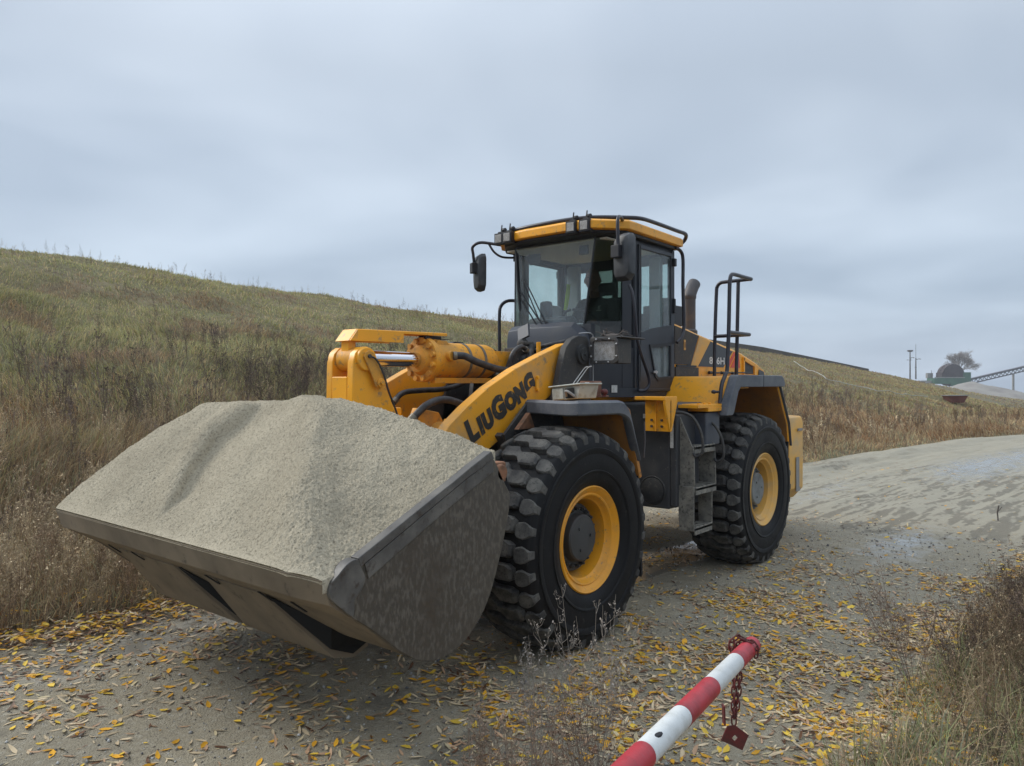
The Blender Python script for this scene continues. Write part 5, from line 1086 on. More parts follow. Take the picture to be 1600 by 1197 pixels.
# rail posts and mirrors
b = MB(); b.tube(cat_rom([(.80, .74, 3.27), (.70, .75, 3.25), (.655, .755, 3.17), (.655, .755, 2.9), (.635, .755, 2.55), (.64, .755, 2.44), (.69, .755, 2.36), (.76, .74, 2.30)], 5), .018, 10); b.build('rear_grab_rail', M['rail'], cab)
b = MB(); b.tube(cat_rom([(1.58, -.70, 2.76), (1.68, -.76, 2.755), (1.76, -.78, 2.70), (1.79, -.78, 2.6), (1.79, -.78, 2.2), (1.79, -.78, 1.8)], 5), .018, 10); b.build('front_grab_rail', M['rail'], cab)
b = MB(); b.tube(cat_rom([(1.60, -.73, 3.33), (1.80, -.88, 3.36), (1.88, -.98, 3.37), (1.90, -1.06, 3.33), (1.88, -1.07, 3.25), (1.84, -1.08, 3.07)], 5), .016, 10); b.tube(cat_rom([(1.82, -.90, 3.355), (1.78, -.86, 3.27), (1.72, -.80, 3.22), (1.60, -.73, 3.22)], 5), .012, 8); b.box(1.55, 1.61, -.74, -.69, 3.18, 3.36)
ma_ = b.build('mirror_arm', M['rail'], cab)
def mirror(cx, cy, cz, h, w_, s, az):
    T = Matrix.Translation((cx, cy, cz)) @ Matrix.Rotation(az, 4, 'Z')
    out2 = [(y * w_ / 2, z * h / 2) for y, z in ((-.75, -1), (.55, -1), (.95, -.75), (1, 0), (1, .8), (.75, .97), (.1, 1), (-.6, .95), (-.95, .75), (-1, 0), (-.95, -.8))]
    b = MB(); b.loft([[T @ Vector((x, y * k, z * k)) for y, z in out2] for x, k in ((-.045, .9), (-.04, 1), (.0, .99), (.04, .85), (.055, .55))])
    m_ = b.build('mirror', M['mirror'], L, bevel=.004, ang=40); b = MB(); b.loft([[T @ Vector((x, y * k, z * k)) for y, z in out2] for x, k in ((-.0465, .88), (-.0455, .88))]); b.build('mirror_glass', M['mirrorglass'], m_, smooth=False)
    b = MB(); q = T @ Vector((.06, 0, 0)); b.box(-.035, .035, -.045, .045, -.055, .055, Matrix.Translation(T @ Vector((.07, -.02 * s, .04))) @ Matrix.Rotation(az, 4, 'Z')); b.build('mirror_clamp', M['groove'], m_, bevel=.006)
mirror(1.80, -1.05, 3.07, .40, .20, -1, R(-30)); mirror(2.06, .89, 3.00, .42, .20, 1, R(-8))
b = MB(); b.tube(cat_rom([(1.75, .70, 3.36), (1.95, .80, 3.37), (2.10, .86, 3.35), (2.14, .875, 3.28), (2.14, .88, 3.06)], 5), .016, 10); b.build('mirror_arm', M['rail'], cab)
# wiper
b = MB(); b.beam((1.975, -.39, 3.18), (1.975, -.35, 2.62), .02, .014, (1, 0, 0)); b.tube(cat_rom([(1.985, -.395, 3.2), (1.995, -.37, 2.9), (1.985, -.345, 2.6)], 5), .012, 6)
b.tube([(1.99, -.36, 2.82), (1.98, -.08, 2.46)], .007, 6); b.tube([(1.99, -.36, 2.76), (1.98, -.14, 2.45)], .007, 6); b.tube([(1.985, -.33, 2.90), (1.985, -.28, 2.90), (1.98, -.03, 2.46)], .006, 6); b.tube([(1.985, -.30, 2.88), (1.98, -.11, 2.5), (1.975, -.01, 2.47)], .006, 6)
b.build('wiper', M['groove'], cab)
b = MB(); b.box(2.062, 2.064, .5, .505, 1.8, 1.81); 
b = MB(); P0_ = Vector((1.725, .585, 1.83)); dd = Vector((-.41, .24, 0)).normalized()
b.loft([[P0_ + dd * u + Vector((.0, 0, v)) + Vector((.505, .863, 0)) * t for u, v in ((-.03, -.035), (.03, -.035), (.03, .035), (-.03, .035))] for t in (.001, .004)]); b.build('round_sign', M['white'], cab)
# ---- headlight with guard
b = MB(); b.box(2.22, 2.43, .80, 1.06, 2.05, 2.26); b.plate([(2.44, 2.262), (2.05, 2.262), (2.05, 2.275), (2.44, 2.275)], 'Y', .79, 1.10); b.box(2.28, 2.38, .70, .84, 2.10, 2.2); b.lathe([(0, .09), (-.10, .07), (-.11, 0)], (2.22, .93, 2.15), (1, 0, 0), 20)
hl = b.build('headlight', M['frame'], L, bevel=.012)
b = MB(); b.plate([(.825, 2.065), (1.04, 2.065), (1.05, 2.08), (1.05, 2.225), (1.04, 2.24), (.825, 2.24), (.815, 2.225), (.815, 2.08)], 'X', 2.431, 2.437); b.build('lens', M['lens'], hl)
b = MB(); oo = [(.80, 2.045), (1.035, 2.045), (1.075, 2.075), (1.075, 2.235), (1.05, 2.265), (.80, 2.265), (.79, 2.25), (.79, 2.06)]; ii = [(.835, 2.075), (1.02, 2.075), (1.04, 2.095), (1.04, 2.225), (1.02, 2.24), (.835, 2.24), (.825, 2.23), (.825, 2.085)]
b.plate(oo, 'X', 2.44, 2.458, holes=(ii,)); b.build('lamp_guard', M['frame'], hl, bevel=.003)
for y, z in ((.86, 2.253), (.99, 2.253), (.808, 2.20), (.808, 2.11), (.86, 2.06), (.98, 2.06), (1.058, 2.11), (1.058, 2.21)):
    b = MB(); b.ell((2.46, y, z), (.008, .009, .009), 8, 6); b.build('bolt', M['steelwire'], hl)
b = MB(); rnd = random.Random(5)
for i in range(16):
    p = Vector((2.30 + rnd.uniform(-.1, .1), .95 + rnd.uniform(-.10, .10), 2.285)); q = p + Vector((rnd.uniform(-.08, .08), rnd.uniform(-.09, .09), rnd.uniform(0, .06))); b.tube([p, (p + q) / 2 + Vector((0, 0, .01)), q], .0045, 5)
b.ell((2.30, .93, 2.285), (.09, .09, .022), 10, 6); tw = b.build('twig_nest', M['pole']); tag(tw, 'small heap of dead twigs lying on top of the caged headlight', 'twigs')
b = MB(); b.tube(cat_rom([(2.60, .78, 2.30), (2.50, .80, 2.31), (2.43, .80, 2.30), (2.415, .80, 2.26), (2.415, .80, 2.0), (2.415, .80, 1.80)], 5), .005, 6); b.build('lamp_wire', M['steelwire'], L)
# ---- old boxy lamp housing on the fender
b = MB(); T = Matrix.Translation((3.09, 1.08, 1.81)) @ Matrix.Scale(1.12, 4) @ Matrix.Rotation(R(-6), 4, 'Z') @ Matrix.Rotation(R(5), 4, 'X')
b.loft([[T @ Vector((x, y, z)) for y, z in ((-.13, -.045), (.10, -.045), (.13, .045), (-.13, .045))] for x in (-.10, .09)])
b.box(-.12, .11, -.145, .145, .045, .056, T); b.box(.09, .10, -.12, -.02, -.04, .035, T)
lb = b.build('lamp_housing', M['lampbox'], L, bevel=.006)
b = MB(); b.box(.095, .1015, .0, .075, -.038, .03, T); b.build('housing_opening', M['dark'], lb)
b = MB(); b.tube(cat_rom([T @ Vector(q) for q in ((.10, .01, -.02), (.13, .03, .01), (.13, .06, 0), (.11, .09, -.03))], 4), .01, 8); b.build('housing_cable', M['concrete'], lb)
b = MB()
for d_ in (0, .03): b.tube(cat_rom([T @ Vector(q) for q in ((.05, .02 + d_, .05), (.02, .06 + d_, .11), (-.0, .10 + d_, .16), (-.0, .13 + d_, .165))], 4), .004, 6)
b.build('housing_wire', M['steelwire'], lb)
b = MB(); b.box(2.78, 2.94, 1.02, 1.12, 1.785, 1.90); b.box(2.70, 2.98, 1.0, 1.14, 1.775, 1.785); rb = b.build('rusty_relay_box', M['rustbox'], L, bevel=.006)
b = MB(); b.box(2.9405, 2.943, 1.07, 1.11, 1.86, 1.89); b.build('relay_label', M['white'], rb)
b = MB(); b.ell((2.82, 1.17, 1.815), (.03, .03, .025), 10, 8); b.cyl((2.82, 1.17, 1.78), (2.82, 1.17, 1.80), .015, 8); b.build('red_knob', M['redchain'], rb)
b = MB(); b.plate([(3.48, 1.54), (3.28, 1.54), (3.34, 1.66)], 'Y', .80, .84)
b.build('corner_gusset', M['rustpin'], L)

# ---- driver
def skin_mesh(nodes, edges):
    me = bpy.data.meshes.new('p'); me.from_pydata([n_[0] for n_ in nodes], edges, []); o = bpy.data.objects.new('p', me); COL.objects.link(o)
    sk = o.modifiers.new('s', 'SKIN'); sv = me.skin_vertices[0].data
    for i, n_ in enumerate(nodes): sv[i].radius = (n_[1], n_[2] if len(n_) > 2 else n_[1])
    sv[0].use_root = True; sb = o.modifiers.new('b', 'SUBSURF'); sb.levels = 2
    dg = bpy.context.evaluated_depsgraph_get(); m2 = bpy.data.meshes.new_from_object(o.evaluated_get(dg)); v = [tuple(q.co) for q in m2.vertices]; f = [tuple(p.vertices) for p in m2.polygons]
    bpy.data.objects.remove(o); bpy.data.meshes.remove(me); bpy.data.meshes.remove(m2); return v, f
pn = [((1.16, .02, 2.34), .15, .14), ((1.13, .02, 2.52), .15, .13), ((1.14, .02, 2.68), .16, .12), ((1.17, .02, 2.77), .07), ((1.20, .02, 2.84), .058),
      ((1.16, .20, 2.70), .075), ((1.22, .27, 2.50), .055), ((1.40, .20, 2.48), .042), ((1.16, -.16, 2.70), .075), ((1.22, -.24, 2.50), .055), ((1.42, -.12, 2.50), .042),
      ((1.20, .12, 2.30), .10), ((1.55, .14, 2.32), .075), ((1.60, .14, 1.95), .055), ((1.20, -.08, 2.30), .10), ((1.55, -.10, 2.32), .075), ((1.60, -.10, 1.95), .055)]
v, f = skin_mesh(pn, [(0, 1), (1, 2), (2, 3), (3, 4), (2, 5), (5, 6), (6, 7), (2, 8), (8, 9), (9, 10), (0, 11), (11, 12), (12, 13), (0, 14), (14, 15), (15, 16)])
b = MB(); b.add(v, f)
dr = b.build('person', M['cloth'], ang=180); tag(dr, 'driver in a dark jacket sitting behind the dark corner glass of the loader cab', 'person')
b = MB(); hd = Matrix.Translation((1.235, .02, 2.955)) @ Matrix.Rotation(R(22), 4, 'Z'); hv = []
hb_ = MB(); hb_.ell((0, 0, 0), (.096, .078, .118), 24, 18)
for (x, y, z) in hb_.v:
    if z < -.03: x *= 1 - (-.03 - z) * 1.6; y *= 1 - (-.03 - z) * 2.4
    if x > .05 and abs(y) < .018 and -.045 < z < .02: x += .026 * (1 - abs(y) / .018) * (1 - (z + .045) / .065 * .6)     # nose
    if x > .05 and .008 < z < .035 and .015 < abs(y) < .05: x -= .010                                                   # eye sockets
    if x > .04 and .035 < z < .055: x += .006
    if x > .05 and abs(z + .062) < .008 and abs(y) < .03: x -= .006                                                      # mouth line
    if z < -.085 and x > .02: x += .012
    hv.append(hd @ Vector((x, y, z)))
b.add(hv, hb_.f)
for s in (-1, 1): b.ell(hd @ Vector((-.005, s * .08, -.005)), (.016, .010, .03), 10, 8)
b.cyl((1.19, .02, 2.78), (1.225, .02, 2.90), .05, 16)
for hx, hy, s in ((1.42, .20, 1), (1.44, -.12, -1)):
    b.ell((hx, hy, 2.495), (.045, .04, .022), 12, 8)
    for k in range(4): b.tube([(hx + .03, hy - .028 + k * .018, 2.505), (hx + .065, hy - .028 + k * .018, 2.51), (hx + .082, hy - .026 + k * .017, 2.488)], [.009, .0085, .007], 8)
    b.tube([(hx, hy - s * .035, 2.495), (hx + .03, hy - s * .055, 2.50), (hx + .055, hy - s * .055, 2.495)], [.011, .010, .008], 8)
b.build('head_or_hand', M['skin'], dr, ang=180, part=True)
b = MB(); b.ell((1.228, .02, 2.975), (.096, .084, .112), 20, 12); b.v = [q for q in b.v]
cap = MB()
for j in range(5):
    pass
hh = MB(); hh.ell((0, 0, .008), (.101, .083, .118), 24, 18); keep = [i for i, q in enumerate(hh.v)]
hf = [q for q in hh.f if all(hh.v[i][2] > .055 or (hh.v[i][0] < -.01 and hh.v[i][2] > -.03) for i in q)]
hh.v = [hd @ Vector(q) for q in hh.v]; hh.f = hf
hh.build('hair', M['rustpin'], dr)
for s in (-1, 1):
    b = MB(); b.ell(hd @ Vector((.078, s * .030, .02)), (.008, .010, .006), 10, 8); b.build('eye', M['groove'], dr)
b = MB(); b.box(1.285, 1.29, .10, .16, 2.625, 2.635); b.box(1.285, 1.29, .12, .14, 2.64, 2.66); b.plate([(.12, 2.66), (.15, 2.67), (.15, 2.68), (.12, 2.675)], 'X', 1.285, 1.29); b.build('jacket_logo', M['white'], dr)
b = MB(); b.tube(cat_rom([(1.27, -.26, 2.93), (1.27, -.27, 2.80), (1.28, -.29, 2.68)], 4), .022, 6); b.beam((1.28, -.255, 2.90), (1.28, -.295, 2.66), .04, .01, (1, 0, 0)); hs = b.build('safety_strap', M['hivis']); tag(hs, 'bright yellow green strap hanging inside the cab beside the driver', 'strap')

# ---- sand heap in the bucket
xs_ = np.linspace(4.46, 5.85, 340); ys_ = np.linspace(-1.5, 1.5, 700)
FX, FY, HX, HY = [4.95, 5.22, 5.40, 5.70], [-.24, -.32, -.24, -.05], [4.95, 5.36, 5.55, 5.75], [.45, .86, 1.09, 1.41]
def SAND(x, y):
    lipx, lipz = LIP(y)
    n1 = fbm(x * 1.3 + 4, y * 1.3, 3) - .5; n2 = fbm(x * 3.2 + 14, y * 3.2, 3) - .5; w1 = smst(0, .22, lipx - x)
    front = lipz + (lipx - x) * (.80 + .05 * n1) + .04 * n1 * w1 + .006
    rl = 1.02 + (5.56 - x) * .462
    left = rl + (1.50 - y) * (.37 + .05 * n1) + .04 * n2 * smst(1.5, 1.3, y) + .05 * smst(1.5, .9, y)
    dd = np.clip(y + 1.50, 0, 1.35); right = rl + .98 * dd - .36 * dd ** 2 + .06 * n1 + .05 * n2
    top = 1.745 + .06 * np.exp(-((y - .22) / .26) ** 2) - .02 * smst(-.2, -1.1, y) - .05 * smst(.5, 1.0, y) + .03 * n2
    back = 1.47 + (x - 4.50) * 1.15
    # furrow running down the front face, steep on one side
    front = front + .10 * smst(-.1, -.8, y) * np.sin(PI * np.clip((lipx - x) / 1.0, 0, 1))
    fl = np.interp(x, FX, FY) + .04 * (fbm(x * 4, x * 0 + 3, 2) - .5); fw = y - fl; run = smst(4.88, 5.02, x) * smst(5.80, 5.50, x)
    front = front + run * (-.065 * np.exp(-(np.maximum(fw, 0) / .34) ** 2 - (np.minimum(fw, 0) / .03) ** 2) + .05 * np.exp(-((fw + .12) / .11) ** 2))
    hw = y - np.interp(x, HX, HY); front = front + .085 * np.exp(-(np.minimum(hw, 0) / .30) ** 2 - (np.maximum(hw, 0) / .10) ** 2) * w1; left = left + .06 * np.exp(-(hw / .22) ** 2)        # crest towards the near corner
    w2 = smst(0, .10, lipx - x) * smst(1.52, 1.44, np.abs(y)); k = 110.0; st = np.stack([front, left, right, top, back]); z = -np.log(np.exp(-k * (st - 1.5)).sum(0)) / k + 1.5
    g1 = fbm(x * 34, y * 34, 2) - .5; rough_ = .65 + .6 * smst(.42, .62, fbm(x * 2.0 + 7, y * 2.0, 2))
    return z + w2 * (.018 * n2 + .020 * (fbm(x * 9, y * 9, 3) - .5) + rough_ * (.006 * g1 + .016 * (fbm(x * 70, y * 70 + 5, 3, .65) - .5)))
xs2 = xs_; X, Yg = np.meshgrid(xs_, ys_, indexing='ij')
lipx = LIP(Yg * 1.01)[0] - .003
X = 4.53 + (lipx - 4.53) * ((X - 4.46) / (5.85 - 4.46))
Zs = SAND(X, Yg); Zs = Zs + rng.normal(0, 1, Zs.shape) * .0024 * smst(0, .04, lipx - X)
V = np.stack([X, Yg * 1.01, Zs], -1); nx, ny = X.shape
# skirt down into the bucket
def skirt(P, dz): 
    Q = P.copy(); Q[:, 2] -= dz; return Q
I = np.arange(nx * ny).reshape(nx, ny); Fc = [np.stack([I[:-1, :-1], I[1:, :-1], I[1:, 1:], I[:-1, 1:]], -1).reshape(-1, 4)]
Vf = [V.reshape(-1, 3)]; n0 = nx * ny
for idx, P, dz in ((I[0], V[0], .25), (I[:, 0], V[:, 0], .06), (I[:, -1], V[:, -1], .06), (I[-1], V[-1], .02)):
    Q = skirt(P, dz); j = np.arange(len(Q)) + n0; n0 += len(Q); Vf.append(Q); Fc.append(np.stack([idx[:-1], idx[1:], j[1:], j[:-1]], -1))
M['sand'] = mat('damp_quarry_sand', (0.51, 0.450, 0.335), (0.405, 0.355, 0.262), (0.21, 0.185, 0.135), scale=1.6, lo=0.38, hi=0.62, scale2=75, lo2=0.50, hi2=0.72, rough=0.95, spec=0.2, bump=1.0, bscale=120, bdist=0.012)
sh = big('sand_heap', np.concatenate(Vf), np.concatenate(Fc), M['sand'], smooth=True, k=4); tag(sh, 'big peaked heap of pale grey sand filling the loader bucket', 'sand')

# ================================================================== red and white barrier arm
bar = thing('barrier_arm', 'red and white striped barrier pole ending in a chain over the leafy road', 'barrier', (6.339, 3.475, 0))
A = Vector((4.907, 3.201, .856)); B = Vector((6.339, 3.475, 1.008)); D = (B - A); Ln = D.length; D.normalize(); off_ = Vector((6.339, 3.475, 0)); r0 = .031
# stripe boundaries measured from the free end
st = [.06, .364, .724, 1.054, 1.375, 1.70, 2.02, 2.15]
def barp(t): return A + D * t - off_
b = MB(); b.lathe([(.06, .03), (.06, r0 - .004), (.066, r0), (2.14, r0), (2.15, r0 - .006), (2.15, 0)], A - off_, D, 40); pole_o = b.build('pole', M['whitepaint'], bar)
for i in range(0, len(st) - 1, 2):
    b = MB(); b.lathe([(st[i] + (.001 if i else -.001), r0 - (.002)), (st[i] + .001, r0 + .0012), (st[i + 1], r0 + .0012), (st[i + 1], r0 - .002)], A - off_, D, 40); b.build('red_band', M['redpaint'], bar)
b = MB(); b.lathe([(.058, 0), (.058, r0 - .003), (.064, r0 - .003)], A - off_, D, 40); b.build('end_cap', M['concrete'], bar)
b = MB(); c = barp(1.30); b.ell(c + Vector((.0, .012, .0265)), (.024, .008, .006), 10, 8); b.build('paint_chip', M['groove'], bar)
b = MB(); e = barp(2.12); b.box(e.x - .06, e.x + .06, e.y - .06, e.y + .06, -.05, e.z - .03); b.box(e.x - .09, e.x + .09, e.y - .07, e.y + .07, e.z - .08, e.z - .035); b.build('support_post', M['redpaint'], bar, bevel=.006)
# chain looped round the arm
ch = thing('chain', 'dark red painted chain looped over the tip of the barrier pole', 'chain', (4.96, 3.14, .45))
co = Vector((4.96, 3.14, .45)); path = []
c0 = A + D * .16; sd_ = D.cross(Vector((0, 0, 1))).normalized(); up_ = sd_.cross(D).normalized()
if up_.z < 0: up_ = -up_
lk = MB()
def link(p, d, tw):
    d = d.normalized(); u = d.cross(Vector((.3, .5, .81))).normalized(); v = d.cross(u); u2 = u * math.cos(tw) + v * math.sin(tw)
    pts = []
    for k in range(14):
        t = 2 * PI * k / 14; pts.append(p + d * (.0165 * math.cos(t) + (.006 if math.cos(t) > 0 else -.006)) + u2 * .0095 * math.sin(t))
    lk.tube(pts + [pts[0]], .0033, 6, cap=False)
def chain(pts, step=.029):
    P = cat_rom(pts, 10); acc = 0; last = P[0]; i = 0; s = 0
    for q in P[1:]:
        while (q - last).length >= step:
            d = (q - last).normalized(); n_ = last + d * step; link((last + n_) / 2 - co, d, (s % 2) * PI / 2 + .35); last = n_; s += 1
rt = Vector((FW[1], -FW[0], 0)).normalized()            # sideways
loop = [c0 + sd_ * math.cos(t) * (r0 + .007) + up_ * math.sin(t) * (r0 + .007) for t in [PI * 1.15 - i * PI * 1.3 / 8 for i in range(9)]]
chain(loop)
chain([c0 + up_ * .040 - rt * .008, c0 + up_ * .052 - rt * .03, c0 + up_ * .042 - rt * .055, c0 + up_ * .008 - rt * .062, c0 - up_ * .035 - rt * .05])
t0 = Vector((4.957, 3.135, .79)); chain([t0, t0 + Vector((0, 0, -.1)), t0 + Vector((.004, .0, -.22)), t0 + Vector((.0, .0, -.27))]); chain([t0 + rt * .022, t0 + rt * .020 + Vector((0, 0, -.1)), t0 + rt * .010 + Vector((0, 0, -.20)), t0 + rt * .004 + Vector((0, 0, -.25))])
lk.build('chain_links', M['redchain'], ch, part=True)
b = MB(); q = Vector((4.957, 3.137, .475)) - co; ex_ = rt; T = Matrix(((rt.x, 0, 0, q.x), (rt.y, 0, 1, q.y), (0, 1, 0, q.z), (0, 0, 0, 1)))
pl = [(-.055, -.01), (-.03, .045), (.0, .05), (.055, .01), (.03, -.05), (.0, -.035)]; hl_ = [(-.012, .0), (0, .012), (.012, 0), (0, -.014)]
b.plate(pl, 'Z', -.003, .003, holes=(hl_,)); b.v = [q + rt * a + Vector((0, 0, 1)) * c + Vector((-rt.y, rt.x, 0)) * d_ for a, c, d_ in b.v]; b.build('chain_tag', M['redchain'], ch)
b = MB(); b.beam(q - rt * .042 + Vector((0, 0, .055)), q - rt * .045 + Vector((0, 0, .13)), .03, .006, rt); b.build('chain_hook', M['redchain'], ch)

# ================================================================== far things
def pole_thing(name, lab, x, y, z, h, arms):
    t = thing(name, lab, 'pole', (x, y, z), None); b = MB(); b.tube([(0, 0, 0), (0, 0, h)], [.22, .14], 8); b.build('mast', M['pole'], t)
    for (dz, l, kind) in arms:
        b = MB()
        if kind == 'nest': b.lathe([(0, .2), (.2, .75), (.55, .8), (.6, .1)], (0, 0, dz), (0, 0, 1), 14)
        elif kind == 'lamp': b.tube([(0, 0, dz), (l * rt.x * .6, l * rt.y * .6, dz + .35), (l * rt.x, l * rt.y, dz + .3)], .08, 6); b.ell((l * rt.x, l * rt.y, dz + .25), (.35, .2, .12), 8, 6)
        else: b.tube([(-l * rt.x, -l * rt.y, dz), (l * rt.x * .5, l * rt.y * .5, dz)], .07, 6)
        b.build({'nest': 'nest_platform', 'lamp': 'lamp_head'}.get(kind, 'cross_arm'), M['pole'], t)
    return t
pole_thing('utility_pole', 'wooden pole with a nest on top on the far hill', -235.79, -45.62, 3.0, 8.3, [(7.9, 0, 'nest'), (5.6, 1.0, 'arm'), (6.0, 1.1, 'lamp')])
p2_ = pole_thing('lamp_pole', 'thin antenna mast with a side lamp right of the nest pole', -236.86, -44.32, 3.0, 6.2, [(5.6, 1.3, 'lamp'), (3.5, .4, 'arm')])
b = MB(); b.tube([(0, 0, 6), (0, 0, 10.2)], .05, 6); b.build('antenna', M['pole'], p2_)
# washing plant: green deck, dark drum, chute
pc = Vector((-243.5, -36.2, 0)); fw3 = Vector((FW[0], FW[1], 0))
pt = thing('washing_plant', 'green sand washing plant with a big dark drum on the far hilltop', 'plant', tuple(pc))
def pb(u0, u1, v0, v1, z0, z1, name, m):
    b = MB(); T = Matrix(((rt.x, fw3.x, 0, 0), (rt.y, fw3.y, 0, 0), (0, 0, 1, 0), (0, 0, 0, 1))); b.box(u0, u1, v0, v1, z0, z1, T); return b.build(name, M[m], pt)
pb(-6.2, 2.9, -2, 2, 1.6, 3.3, 'deck', 'green'); pb(-6.2, 2.6, -2.05, -2.0, 3.35, 3.6, 'pale_rail', 'concrete'); pb(2.3, 4.6, -1.6, 1.6, 1.2, 5.0, 'chute', 'green'); pb(-3.8, -2.0, -1.5, 1.5, 3.6, 4.9, 'drum_housing', 'drum'); pb(-9.5, -6.5, -1, 1, 1.8, 2.6, 'pale_box', 'concrete'); pb(-6.0, -4.4, 2, 3, 3.3, 4.8, 'cabin_frame', 'concrete'); pb(-1.6, 2.2, -2.3, -2.1, 0.4, 1.9, 'lower_tank', 'green'); pb(2.5, 4.6, -2, 0, 0.0, 1.2, 'base', 'concrete')
b = MB(); b.lathe([(-1.6, 0), (-1.6, 2.8), (-1.6, 3.15), (1.6, 3.15), (1.6, 2.8), (1.6, 0)], rt * -.4 + Vector((0, 0, 4.2)), fw3, 40)
for i in range(26):
    a = 2 * PI * i / 26; b.ell(rt * (-.4 + 3.2 * math.cos(a)) + Vector((0, 0, 4.2 + 3.2 * math.sin(a))), (.24, .24, .24), 6, 5)
b.build('drum', M['drum'], pt)
b = MB()
for u in (-6.0, -2.6, 1.8): b.tube([rt * u + Vector((0, 0, 3)), rt * u + Vector((0, 0, 6.6 if u > -5 else 5.6))], .07, 6)
b.build('mast', M['pole'], pt, part=True)
# conveyor
cv = thing('conveyor', 'long dark truss conveyor rising to the right behind the sand mound', 'conveyor', (-246.8, -32.2, 0)); co2 = Vector((-246.8, -32.2, 0))
a0 = Vector((-246.8, -32.22, 1.6)) - co2; a1 = Vector((-275.0, -17.9, 6.6)) - co2; b = MB(); n_ = 34
for dz in (0, 1.15):
    b.beam(a0 + Vector((0, 0, dz)), a1 + Vector((0, 0, dz)), .28, .28)
for i in range(n_):
    p = a0 + (a1 - a0) * i / n_; q = a0 + (a1 - a0) * (i + 1) / n_; b.beam(p, q + Vector((0, 0, 1.15)) if i % 2 == 0 else q, .15, .15) if i % 2 == 0 else b.beam(p + Vector((0, 0, 1.15)), q, .15, .15)
b.build('truss', M['conv'], cv)
b = MB(); b.beam(a0 + Vector((0, 0, 1.45)), a1 + Vector((0, 0, 1.45)), 1.2, .2); b.build('belt', M['conv'], cv)
for k in (.62,): 
    p = a0 + (a1 - a0) * k; b = MB(); b.tube([p, Vector((p.x, p.y, -6))], .32, 8); b.build('leg', M['concrete'], cv)
# sand mound
def MND(cx, cy, h, rx, ry, name, lab):
    xs_m = np.linspace(-rx, rx, 60); ys_m = np.linspace(-ry, ry, 60)
    f_ = lambda x, y: np.maximum(h * (1 - np.sqrt((x / rx) ** 2 + (y / ry) ** 2)) + .35 * (fbm(x * .35 + 3, y * .35, 3) - .5) * 2, -9) 
    X, Y_ = np.meshgrid(xs_m, ys_m, indexing='ij'); Z = f_(X, Y_)
    V = np.stack([X * FW[0] + Y_ * RT[0], X * FW[1] + Y_ * RT[1], Z], -1).reshape(-1, 3); I = np.arange(3600).reshape(60, 60); Fc = np.stack([I[:-1, :-1], I[1:, :-1], I[1:, 1:], I[:-1, 1:]], -1).reshape(-1, 4)
    o = big(name, V, Fc, M['moundsand'], smooth=True, k=4); o.location = (cx, cy, -4.0); return tag(o, lab, 'sand mound')
M['moundsand'] = mat('far_grey_sand', (0.27, 0.25, 0.22), (0.20, 0.18, 0.16), scale=.25, rough=1.0)
mc = Vector((CAMX, CAMY, 0)) + Vector((FW[0], FW[1], 0)) * 196 + Vector((RT[0], RT[1], 0)) * 119.5
MND(mc.x, mc.y, 6.3, 18, 26, 'sand_mound', 'grey conical sand mound below the far conveyor')
# bare tree behind the plant
tr = thing('bare_tree', 'leafless round crowned tree standing behind the washing plant', 'tree', (-268.0, -37.9, 1.0))
bt = MB(); bt.tube([(0, 0, 0), (.1, 0, 3.0), (0, .1, 5.2)], [.35, .28, .2], 8); bt.build('trunk', M['bark'], tr)
bt = MB(); rnd = random.Random(9)
def branch(p, d, l, r, dep):
    q = p + d * l; bt.tube([p, q], [r, r * .6], 3, cap=False)
    if dep:
        for k in range(4):
            dd_ = (d + Vector((rnd.uniform(-1, 1), rnd.uniform(-1, 1), rnd.uniform(-.55, .8))) * .75).normalized(); branch(p + d * l * rnd.uniform(.5, 1), dd_, l * rnd.uniform(.6, .82), r * .62, dep - 1)
for k in range(11):
    a = k * .9; branch(Vector((0, 0, 4.2 + .15 * k)), Vector((math.cos(a) * .8, math.sin(a) * .8, .45 if k < 5 else 1.2)).normalized(), 2.3, .10, 5)
bt.build('crown', M['bark'], tr, smooth=False)
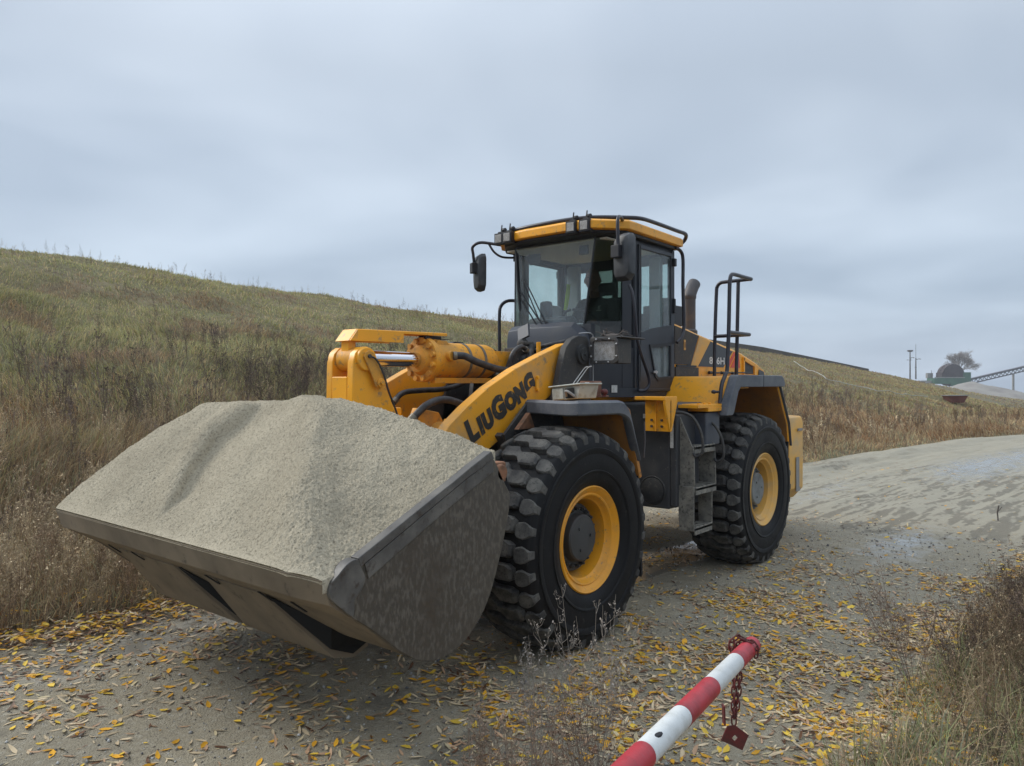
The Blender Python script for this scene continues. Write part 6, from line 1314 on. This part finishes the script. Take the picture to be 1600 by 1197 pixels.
# rusty sheet on the slope, pipes, dike wall, marker post
def on_hill(x, y): return float(HILL(np.array([x]), np.array([y]))[0])
def hill_run(pts, n=14):
    o = []
    for (x0, y0), (x1, y1) in zip(pts[:-1], pts[1:]):
        for i in range(n): t = i / n; o.append((x0 + (x1 - x0) * t, y0 + (y1 - y0) * t))
    o.append(pts[-1]); return [(x, y, on_hill(x, y)) for x, y in o]
b = MB(); b.tube([(x, y, z + .22) for x, y, z in hill_run([(-45.4, -13.9), (-37.7, -9.4), (-38.0, -7.75), (-37.95, -6.7), (-40.2, -5.9), (-42.4, -5.0)])], .022, 6)
tag(b.build('surface_pipe', M['whitepipe']), 'thin pale pipe running down the far slope', 'pipe')
b = MB(); P = [(-36 - 1.6 * i, -19.0, float(CREST(-36 - 1.6 * i)) + .10) for i in range(31)]
b.loft([[Vector((x, y - .3, z - .3)), Vector((x, y + .3, z - .3)), Vector((x, y + .3, z + .24 - .12 * (i / 30))), Vector((x, y - .3, z + .24 - .12 * (i / 30)))] for i, (x, y, z) in enumerate(P)])
tag(b.build('dike_wall', M['darkwall']), 'low dark wall along the hill crest right of the loader', 'wall')
q = (-45.4, -4.05, on_hill(-45.4, -4.05)); sh_ = thing('rusty_trough', 'rust red trough with a pale rim lying on the far slope', 'trough', q)
b = MB(); T = Matrix(((rt.x, fw3.x, 0, 0), (rt.y, fw3.y, 0, 0), (0, 0, 1, 0), (0, 0, 0, 1)))
b.loft([[T @ Vector((u * k, v, z)) for u, v in ((-.6, -.3), (.6, -.3), (.6, .4), (-.6, .4))] for z, k in ((.0, .6), (.42, 1.0))]); b.build('body', M['rustsheet'], sh_)
b = MB(); b.box(-.65, .62, -.35, .45, .42, .46, T); b.build('rim', M['concrete'], sh_)
q = (-26.9, 1.25, 0.1); mp_ = thing('marker_post', 'small white roadside marker post with a red top at the far road bend', 'post', q)
b = MB(); b.tube([(0, 0, 0), (0, 0, .42)], .07, 12); b.build('post', M['whitepaint'], mp_); b = MB(); b.tube([(0, 0, .421), (0, 0, .60)], .075, 12); b.build('red_top', M['redpaint'], mp_)
b = MB(); b.tube([(-4.3, 2.95, .0), (-4.31, 2.94, .12), (-4.28, 2.96, .22)], .009, 6); b.tube([(-4.31, 2.94, .12), (-4.34, 2.99, .2)], .005, 5); tag(b.build('stick', M['pole']), 'short broken stick standing upright at the right road edge', 'stick')

# pale air between the loader and the far hill
hz = bpy.data.materials.new('haze'); hz.use_nodes = True; t_ = hz.node_tree; t_.nodes.clear(); o_ = t_.nodes.new('ShaderNodeOutputMaterial'); v_ = t_.nodes.new('ShaderNodeVolumePrincipled')
v_.inputs['Color'].default_value = (0.80, 0.86, 0.94, 1); v_.inputs['Density'].default_value = 0.0008; v_.inputs['Anisotropy'].default_value = 0.2; t_.links.new(v_.outputs[0], o_.inputs['Volume'])
b = MB(); b.box(-720, 320, -520, 420, -36, 40); hb = b.build('haze', hz, smooth=False); tag(hb, kind='stuff')
